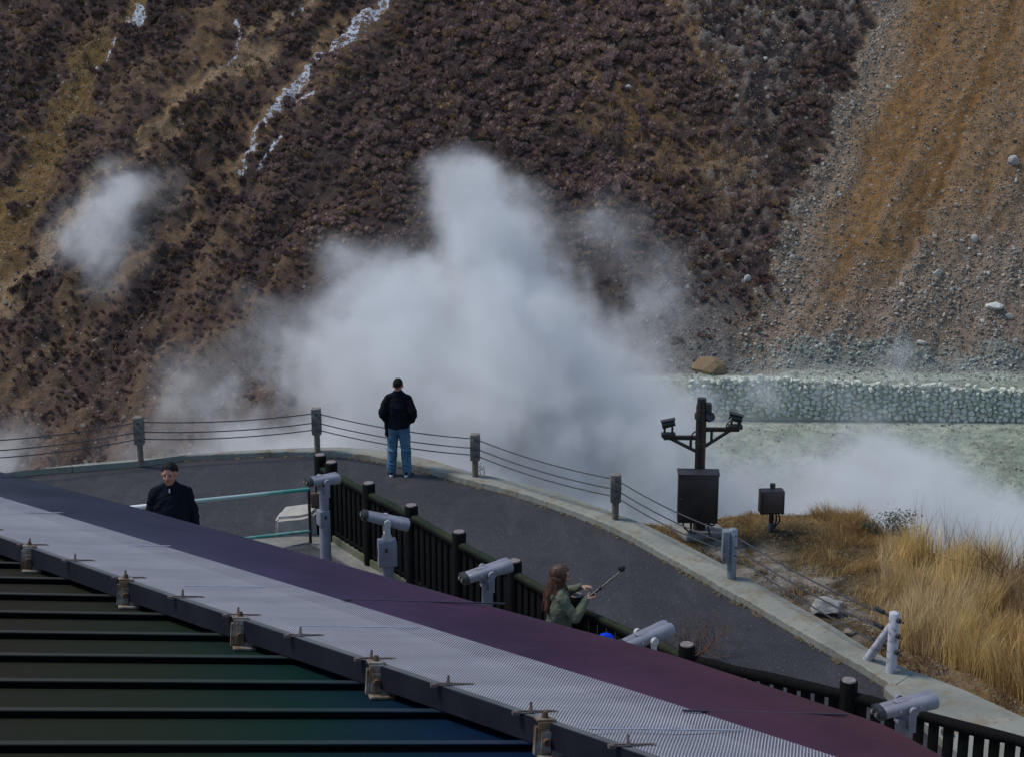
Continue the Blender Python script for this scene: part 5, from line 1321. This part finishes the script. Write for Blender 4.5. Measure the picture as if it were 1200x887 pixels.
# tall dense stand at right
TALL = [(1012, 700), (1030, 655), (1052, 634), (1085, 636), (1130, 652), (1200, 668), (1420, 715), (1600, 1000), (1240, 845), (1150, 800), (1085, 775), (1040, 752)]
x, y = scatter(150000, TALL); px, py = proj(x, y, 0*x)
cl = fbm(x*2.3, y*2.3, 3, 77); cl2 = fbm(x*.8, y*.8, 3, 78)
edge_ = sstep(1000, 1075, px+60*(cl-.5)); keep = r.random(len(x)) < (.25+.75*sstep(.38, .6, cl))*edge_*.62
front = sstep(60, 10, py-np.interp(px, [1040, 1085, 1150, 1240, 1400], [752, 775, 800, 845, 920])+60); 
x, y, cl, cl2, px = x[keep], y[keep], cl[keep], cl2[keep], px[keep]; n = len(x); z = near_z(x, y)
th = 2*np.pi*vnoise(x*1.1, y*1.1, 8)*1.6+r.normal(0, .7, n)
L = (.22+.55*sstep(.3, .65, cl)*r.uniform(.5, 1.1, n))*(.55+.45*sstep(1010, 1100, px)); L *= r.uniform(.6, 1.15, n)
base = np.where((cl2 > .56)[:, None], np.array([[.64, .48, .25]]), np.array([[.74, .54, .23]])); cc = base*r.uniform(.55, 1.2, (n, 1)); q = r.random(n); cc[q < .12] *= np.array([.5, .46, .5]); cc[q > .9] *= np.array([1.2, 1.22, 1.35])
cc[px > 1165] *= np.where(r.random((np.sum(px > 1165), 1)) < .4, np.array([[.55, .42, .4]]), 1)
blades('tall_grass', np.stack([x, y, z-.03], 1), L, r.uniform(.006, .012, n), th, r.uniform(.1, .55, n), cc, 'tall dry golden grass standing thick on the bank at the right', 1)
print('tall blades', n)
# seed stalks against the steam
x, y = scatter(2600, [(1060, 640), (1085, 632), (1130, 650), (1200, 664), (1300, 690), (1300, 730), (1180, 700), (1080, 665)]); n = len(x); k = r.random(n) < .35*sstep(.4, .7, fbm(x*1.6, y*1.6, 2, 90))+.1; x, y = x[k], y[k]; n = len(x)
blades('seed_stalks', np.stack([x, y, near_z(x, y)], 1), r.uniform(.55, 1.0, n), r.uniform(.007, .013, n), r.uniform(0, 6.28, n), r.uniform(.05, .3, n), cols_(n, (.22, .13, .065), .35), 'thin brown seed stalks rising above the dry grass', 2)
# short tufts over the bank top and along the skyline
x, y = scatter(90000, [(735, 606), (780, 601), (900, 596), (1010, 598), (1050, 618), (1090, 640), (1060, 770), (1000, 740), (900, 680), (845, 652), (790, 622)]); px, py = proj(x, y, 0*x)
cl = fbm(x*1.9, y*1.9, 4, 55); sky_ = sstep(640, 612, py); rt = sstep(960, 1040, px)
keep = r.random(len(x)) < np.clip(sstep(.42, .6, cl)*(.4+.6*np.maximum(sky_, rt))+.3*sky_+.08, 0, 1)*(1-.9*sstep(45, 20, seg_dist(px, py, [(850, 648), (900, 668), (960, 692), (1010, 735)])[0]))*.8
x, y, cl, px, py, sky_ = x[keep], y[keep], cl[keep], px[keep], py[keep], sky_[keep]; n = len(x)
L = (.07+.3*sstep(.5, .72, cl)*(.4+.6*sky_)*sstep(880, 1030, px+60))*r.uniform(.6, 1.25, n)
blades('short_grass', np.stack([x, y, near_z(x, y)-.02], 1), L, r.uniform(.006, .012, n), 2*np.pi*vnoise(x*2, y*2, 5)+r.normal(0, .9, n), r.uniform(.2, .9, n), cols_(n, (.42, .28, .12), .4), 'short straw tufts over the mossy top of the bank', 3)
print('short blades', n)
# low brown litter beside the kerb
x, y = scatter(60000, [(770, 618), (850, 655), (960, 720), (1060, 785), (1200, 838), (1260, 860), (1240, 830), (1100, 765), (1040, 730), (960, 690), (880, 660)]); cl = fbm(x*3, y*3, 3, 99); k = r.random(len(x)) < .5*sstep(.45, .65, cl); x, y = x[k], y[k]; n = len(x)
blades('low_litter', np.stack([x, y, near_z(x, y)], 1), r.uniform(.05, .14, n), r.uniform(.008, .016, n), r.uniform(0, 6.28, n), r.uniform(.5, 1.3, n), cols_(n, (.14, .09, .055), .6), 'low brown withered plants between the kerb and the grass', 4)
# gravel by the kerb
x, y = scatter(9000, [(850, 645), (1010, 735), (1070, 780), (1210, 845), (1190, 815), (1070, 755), (1000, 705), (930, 665)]); cl = fbm(x*2, y*2, 3, 14); k = r.random(len(x)) < sstep(.4, .6, cl)*.8; x, y = x[k], y[k]; z = near_z(x, y)
VV = []; FF = []; CC = []; off = 0
for i in range(len(x)):
    V_, Fc = rk[i % 6]; W = V_*np.array([1, r.uniform(.6, 1), .6])*r.uniform(.006, .022)+np.array([x[i], y[i], z[i]]); VV.append(W); FF.append(Fc+off); off += len(W); CC.append(np.repeat(np.array([[.24, .23, .21]])*r.uniform(.5, 1.5), len(W), 0))
x, y = scatter(5000, [(770, 612), (900, 604), (1010, 610), (1060, 700), (1200, 838), (1060, 770), (950, 700), (840, 648)]); z = near_z(x, y)
for i in range(len(x)):
    V_, Fc = rk[i % 6]; W = V_*np.array([1, r.uniform(.6, 1), .6])*(.008+.03*r.random()**4)+np.array([x[i], y[i], z[i]]); VV.append(W); FF.append(Fc+off); off += len(W); CC.append(np.repeat(np.array([[.13, .105, .075]])*r.uniform(.4, 1.8), len(W), 0))
tag(np_mesh('gravel', np.concatenate(VV), np.concatenate(FF), ROCKM, attrs={'albedo': np.concatenate(CC)}), 'grey and brown gravel scattered on the bank outside the kerb', 'gravel', None, 'stuff')

# ------------------------------------------------------------------ shrubs one can point to
def twig_shrub(name, pos, h, spread, nb, cols, label, seed, leaf=None, up=.6):
    rr = random.Random(seed); t = thing(name, label, 'shrub', pos); m = MB(); tips = []
    def grow(p, d, L, rad, lev):
        q = p+d*L*.5+V(rr.gauss(0, .03), rr.gauss(0, .03), rr.gauss(0, .02))*L; e = q+(d+V(rr.gauss(0, .25), rr.gauss(0, .25), rr.gauss(.08, .15))).normalized()*L*.5
        m.tube([p, q, e], [rad, rad*.8, rad*.6], 5 if lev < 2 else 4, cap=False)
        if lev == 0 and rr.random() < 0: return
        if lev >= 3: tips.append((e, d)); return
        for _ in range(rr.randint(2, 3)):
            nd = (d+V(rr.gauss(0, .55), rr.gauss(0, .55), rr.gauss(.1, .3))).normalized(); s = q if rr.random() < .35 else e; grow(s, nd, L*rr.uniform(.55, .8), rad*.6, lev+1)
    for i in range(nb):
        a = rr.uniform(0, 6.28); d = V(math.cos(a)*spread, math.sin(a)*spread, up).normalized(); grow(V(rr.gauss(0, .04), rr.gauss(0, .04), -.03), d, h*rr.uniform(.35, .55), .009, 0)
    m.build('branches', simple('twig_'+name+str(seed), cols[0], cols[1], 20, .85), t)
    if leaf:
        lv = MB()
        for e, d in tips:
            for _ in range(leaf[0]):
                c = e+V(rr.gauss(0, .05), rr.gauss(0, .05), rr.gauss(0, .05)); n = V(rr.gauss(0, 1), rr.gauss(0, 1), rr.gauss(0, 1)).normalized(); s = n.orthogonal().normalized(); k = leaf[1]*rr.uniform(.6, 1.3)
                lv._add([c-s*k*.35, c+n*k, c+s*k*.35, c-n*k], [(0, 1, 2, 3)])
        lv.build('leaves', simple('leaf_'+name+str(seed), leaf[2], leaf[3], 6, .8), t)
    return t
p = at_z(812, 768, .02)
twig_shrub('bare_shrub', (p.x, p.y, .0), .75, .75, 13, ((.13, .065, .045), (.075, .038, .03)), 'bare reddish twig bush growing behind the black railing on the path side', 21, up=.75)
p = at_z(1032, 622, 0); pz = float(near_z(np.array([p.x]), np.array([p.y-.25]))[0])
twig_shrub('low_shrub', (p.x, p.y-.25, pz), .42, 1.1, 10, ((.06, .05, .035), (.04, .03, .02)), 'dark grey green shrub on the bank edge against the steam', 22, (5, .028, (.07, .065, .035), (.045, .04, .025)), .6)
p = at_z(1192, 700, 0)
twig_shrub('brown_shrub', (p.x, p.y, float(near_z(np.array([p.x]), np.array([p.y]))[0])), 1.0, .8, 12, ((.11, .055, .04), (.07, .035, .028)), 'leafless reddish brown shrub among the tall grass at the right picture edge', 23, up=.8)
p = at_z(576, 557, KZ)
for q, s, lab in (((567, 556), 24, 'tiny dry sprig growing in the kerb beside the post right of the standing man'),):
    p = at_z(*q, KZ-.02); twig_shrub('dry_sprig', (p.x, p.y, KZ-.02), .22, .35, 2, ((.14, .1, .06), (.1, .07, .05)), lab, s, up=1)
# ================================================================== steam: three volumes filled from noise fields
def steam_field(name, lo, hi, res, blobs, amp, label, scale=.11, thr=(.18, .75), warp=7., er=.95, veil=.3):
    """blobs: (px, py, y, radius px, depth radius m, weight)"""
    ng = bpy.data.node_groups.new(name, 'GeometryNodeTree')
    ng.interface.new_socket('Geometry', in_out='INPUT', socket_type='NodeSocketGeometry')
    ng.interface.new_socket('Geometry', in_out='OUTPUT', socket_type='NodeSocketGeometry')
    N = lambda t: ng.nodes.new(t); Lk = ng.links.new
    out = N('NodeGroupOutput'); pos = N('GeometryNodeInputPosition').outputs[0]
    def vm(op, a, b=None):
        n = N('ShaderNodeVectorMath'); n.operation = op
        for i, v in enumerate((a, b)):
            if v is None: continue
            if isinstance(v, bpy.types.NodeSocket): Lk(v, n.inputs[i])
            else: n.inputs[i].default_value = v
        return n
    def mt(op, a, b=None):
        n = N('ShaderNodeMath'); n.operation = op
        for i, v in enumerate((a, b)):
            if v is None: continue
            if isinstance(v, bpy.types.NodeSocket): Lk(v, n.inputs[i])
            else: n.inputs[i].default_value = v
        return n.outputs[0]
    def noise(vec, sc, det, rough=.55):
        n = N('ShaderNodeTexNoise'); n.inputs['Scale'].default_value = sc; n.inputs['Detail'].default_value = det; n.inputs['Roughness'].default_value = rough; Lk(vec, n.inputs['Vector']); return n
    w1 = noise(pos, scale, 2); wv = vm('SUBTRACT', w1.outputs['Color'], (.5, .5, .5)).outputs[0]
    w2 = noise(pos, scale*3.3, 4, .62); wv2 = vm('SUBTRACT', w2.outputs['Color'], (.5, .5, .5)).outputs[0]
    def scv(v, k): n = vm('SCALE', v); n.inputs['Scale'].default_value = k; return n.outputs[0]
    p = vm('ADD', vm('ADD', pos, scv(wv, warp)).outputs[0], scv(wv2, warp*.5)).outputs[0]
    tot = None
    for px, py, y, r, rd, w_ in blobs:
        c = at_y(px, py, y); dep = y*cT-(c.z-CAM_H)*sT; rm = r*dep/F
        dv = vm('MULTIPLY', vm('SUBTRACT', p, tuple(c)).outputs[0], (1/rm, 1/rd, 1/rm)).outputs[0]
        d2 = vm('DOT_PRODUCT', dv, dv).outputs['Value']
        g = mt('MULTIPLY', mt('EXPONENT', mt('MULTIPLY', d2, -1.0)), w_)
        tot = g if tot is None else mt('ADD', tot, g)
    def cells(sc):
        n = N('ShaderNodeTexVoronoi'); n.feature = 'F1'; n.inputs['Scale'].default_value = sc; Lk(pw, n.inputs['Vector']); return n.outputs['Distance']
    pw = vm('ADD', pos, scv(wv2, warp*.35)).outputs[0]
    b1, b2, b3 = cells(scale*1.9), cells(scale*4.4), cells(scale*9.5)
    n1 = noise(pw, scale*3.0, 6, .66).outputs[0]
    er_ = mt('ADD', mt('ADD', mt('MULTIPLY', b1, .55), mt('MULTIPLY', b2, .36)), mt('ADD', mt('MULTIPLY', b3, .3), mt('MULTIPLY', mt('SUBTRACT', .62, n1), 2.2)))
    e = mt('SUBTRACT', tot, mt('MULTIPLY', mt('MULTIPLY', mt('SUBTRACT', er_, .62), er), mt('MINIMUM', mt('MULTIPLY', tot, 2.2), 1.0)))
    mr = N('ShaderNodeMapRange'); mr.interpolation_type = 'SMOOTHSTEP'; Lk(e, mr.inputs[0]); mr.inputs[1].default_value = thr[0]; mr.inputs[2].default_value = thr[1]; mr.inputs[3].default_value = 0; mr.inputs[4].default_value = amp
    h2 = N('ShaderNodeMapRange'); h2.interpolation_type = 'SMOOTHSTEP'; Lk(mt('MULTIPLY', tot, mt('ADD', mt('MULTIPLY', mt('SUBTRACT', n1, .5), 2.6), mt('MULTIPLY', mt('SUBTRACT', .75, b1), 1.6))), h2.inputs[0])
    h2.inputs[1].default_value = .03; h2.inputs[2].default_value = .3; h2.inputs[3].default_value = 0; h2.inputs[4].default_value = amp*veil
    dens = mt('ADD', mr.outputs[0], h2.outputs[0])
    vc = N('GeometryNodeVolumeCube'); Lk(dens, vc.inputs['Density']); vc.inputs['Min'].default_value = lo; vc.inputs['Max'].default_value = hi
    for k, v in zip('XYZ', res): vc.inputs['Resolution '+k].default_value = v
    sm_ = N('GeometryNodeSetMaterial'); Lk(vc.outputs[0], sm_.inputs['Geometry']); sm_.inputs['Material'].default_value = STEAM; Lk(sm_.outputs[0], out.inputs[0])
    vd = bpy.data.volumes.new(name); o = bpy.data.objects.new(name, vd); COL.objects.link(o); vd.materials.append(STEAM)
    md = o.modifiers.new('field', 'NODES'); md.node_group = ng
    return tag(o, label, 'steam', None, 'stuff')
t = NT('steam'); pv = t.n('ShaderNodeVolumePrincipled'); pv.inputs['Color'].default_value = (.945, .968, .99, 1); pv.inputs['Density'].default_value = 1.0; pv.inputs['Density Attribute'].default_value = 'density'; pv.inputs['Anisotropy'].default_value = 0.15
t.l(pv.outputs[0], t.out.inputs['Volume']); STEAM = t.m
MAIN = [(560, 435, 82, 112, 9, 1.35), (600, 350, 82, 62, 7, .95), (575, 285, 82, 50, 5, .95), (548, 242, 82, 38, 4, .9), (612, 258, 82, 34, 4, .75), (545, 212, 82, 26, 3.5, .6), (625, 305, 82, 38, 5, .6),
        (480, 380, 80, 60, 7, .9), (420, 345, 82, 36, 5, .7), (385, 300, 84, 26, 4, .5), (660, 410, 82, 58, 7, 1.0), (700, 480, 80, 64, 7, .9), (440, 440, 80, 60, 7, .8), (500, 510, 76, 120, 8, 1.15), (650, 570, 74, 140, 9, 1.2),
        (330, 350, 84, 32, 4, .45), (290, 345, 84, 22, 4, .35), (345, 430, 80, 60, 5, .42), (270, 500, 78, 80, 6, .45), (200, 520, 78, 50, 5, .35), (730, 275, 86, 42, 4, .55), (745, 345, 86, 50, 5, .5), (695, 255, 88, 30, 4, .45), (690, 330, 86, 34, 4, .5),
        (760, 500, 80, 50, 6, .6), (800, 600, 74, 80, 7, .85), (380, 545, 74, 100, 6, .85), (10, 520, 76, 46, 5, .7), (70, 540, 76, 40, 4, .5), (300, 545, 74, 60, 5, .7), (178, 420, 84, 10, 2, .34), (192, 440, 84, 9, 2, .34), (165, 400, 84, 8, 2, .3)]
steam_field('steam_plume', (-42, 58, -32), (24, 98, 20), (220, 100, 176), MAIN, .23, 'billowing white steam plume rising from the valley behind the path', .085, (.27, .66), 5., 1.85)
RIGHT = [(1010, 590, 84, 58, 6, 1.05), (1085, 585, 84, 56, 6, 1.0), (1035, 530, 86, 28, 5, .7), (1070, 550, 86, 30, 5, .6), (1120, 610, 80, 42, 6, .9), (910, 600, 82, 60, 6, .85), (1190, 645, 76, 42, 6, .8), (1050, 660, 76, 120, 6, 1.1), (850, 610, 80, 60, 6, .8), (870, 560, 86, 32, 5, .4), (950, 565, 86, 34, 5, .5), (1250, 660, 78, 50, 6, .8), (800, 500, 90, 50, 5, .35), (880, 470, 100, 50, 4, .32), (960, 472, 100, 50, 4, .3), (1080, 480, 100, 60, 4, .3), (930, 435, 100, 16, 3, .3), (1060, 425, 100, 20, 3, .3), (1110, 425, 100, 18, 3, .28)]
steam_field('steam_bank', (6, 66, -34), (40, 106, -8), (110, 110, 84), RIGHT, .24, 'low bank of white steam drifting over the pale green ground at right', .11, (.22, .7), 3.5, 1.3, .14)
LEFT = [(118, 258, 96, 40, 4, .85), (150, 228, 96, 36, 4, .65), (105, 300, 96, 34, 4, .6), (135, 335, 96, 30, 4, .35), (190, 222, 96, 30, 4, .3), (85, 280, 96, 26, 4, .5), (160, 290, 96, 28, 4, .3)]
steam_field('steam_puff', (-37, 86, -14), (-16, 106, 6), (90, 80, 90), LEFT, .2, 'small separate puff of steam against the dark slope at left', .17, (.22, .75), 4.2, 1.5)
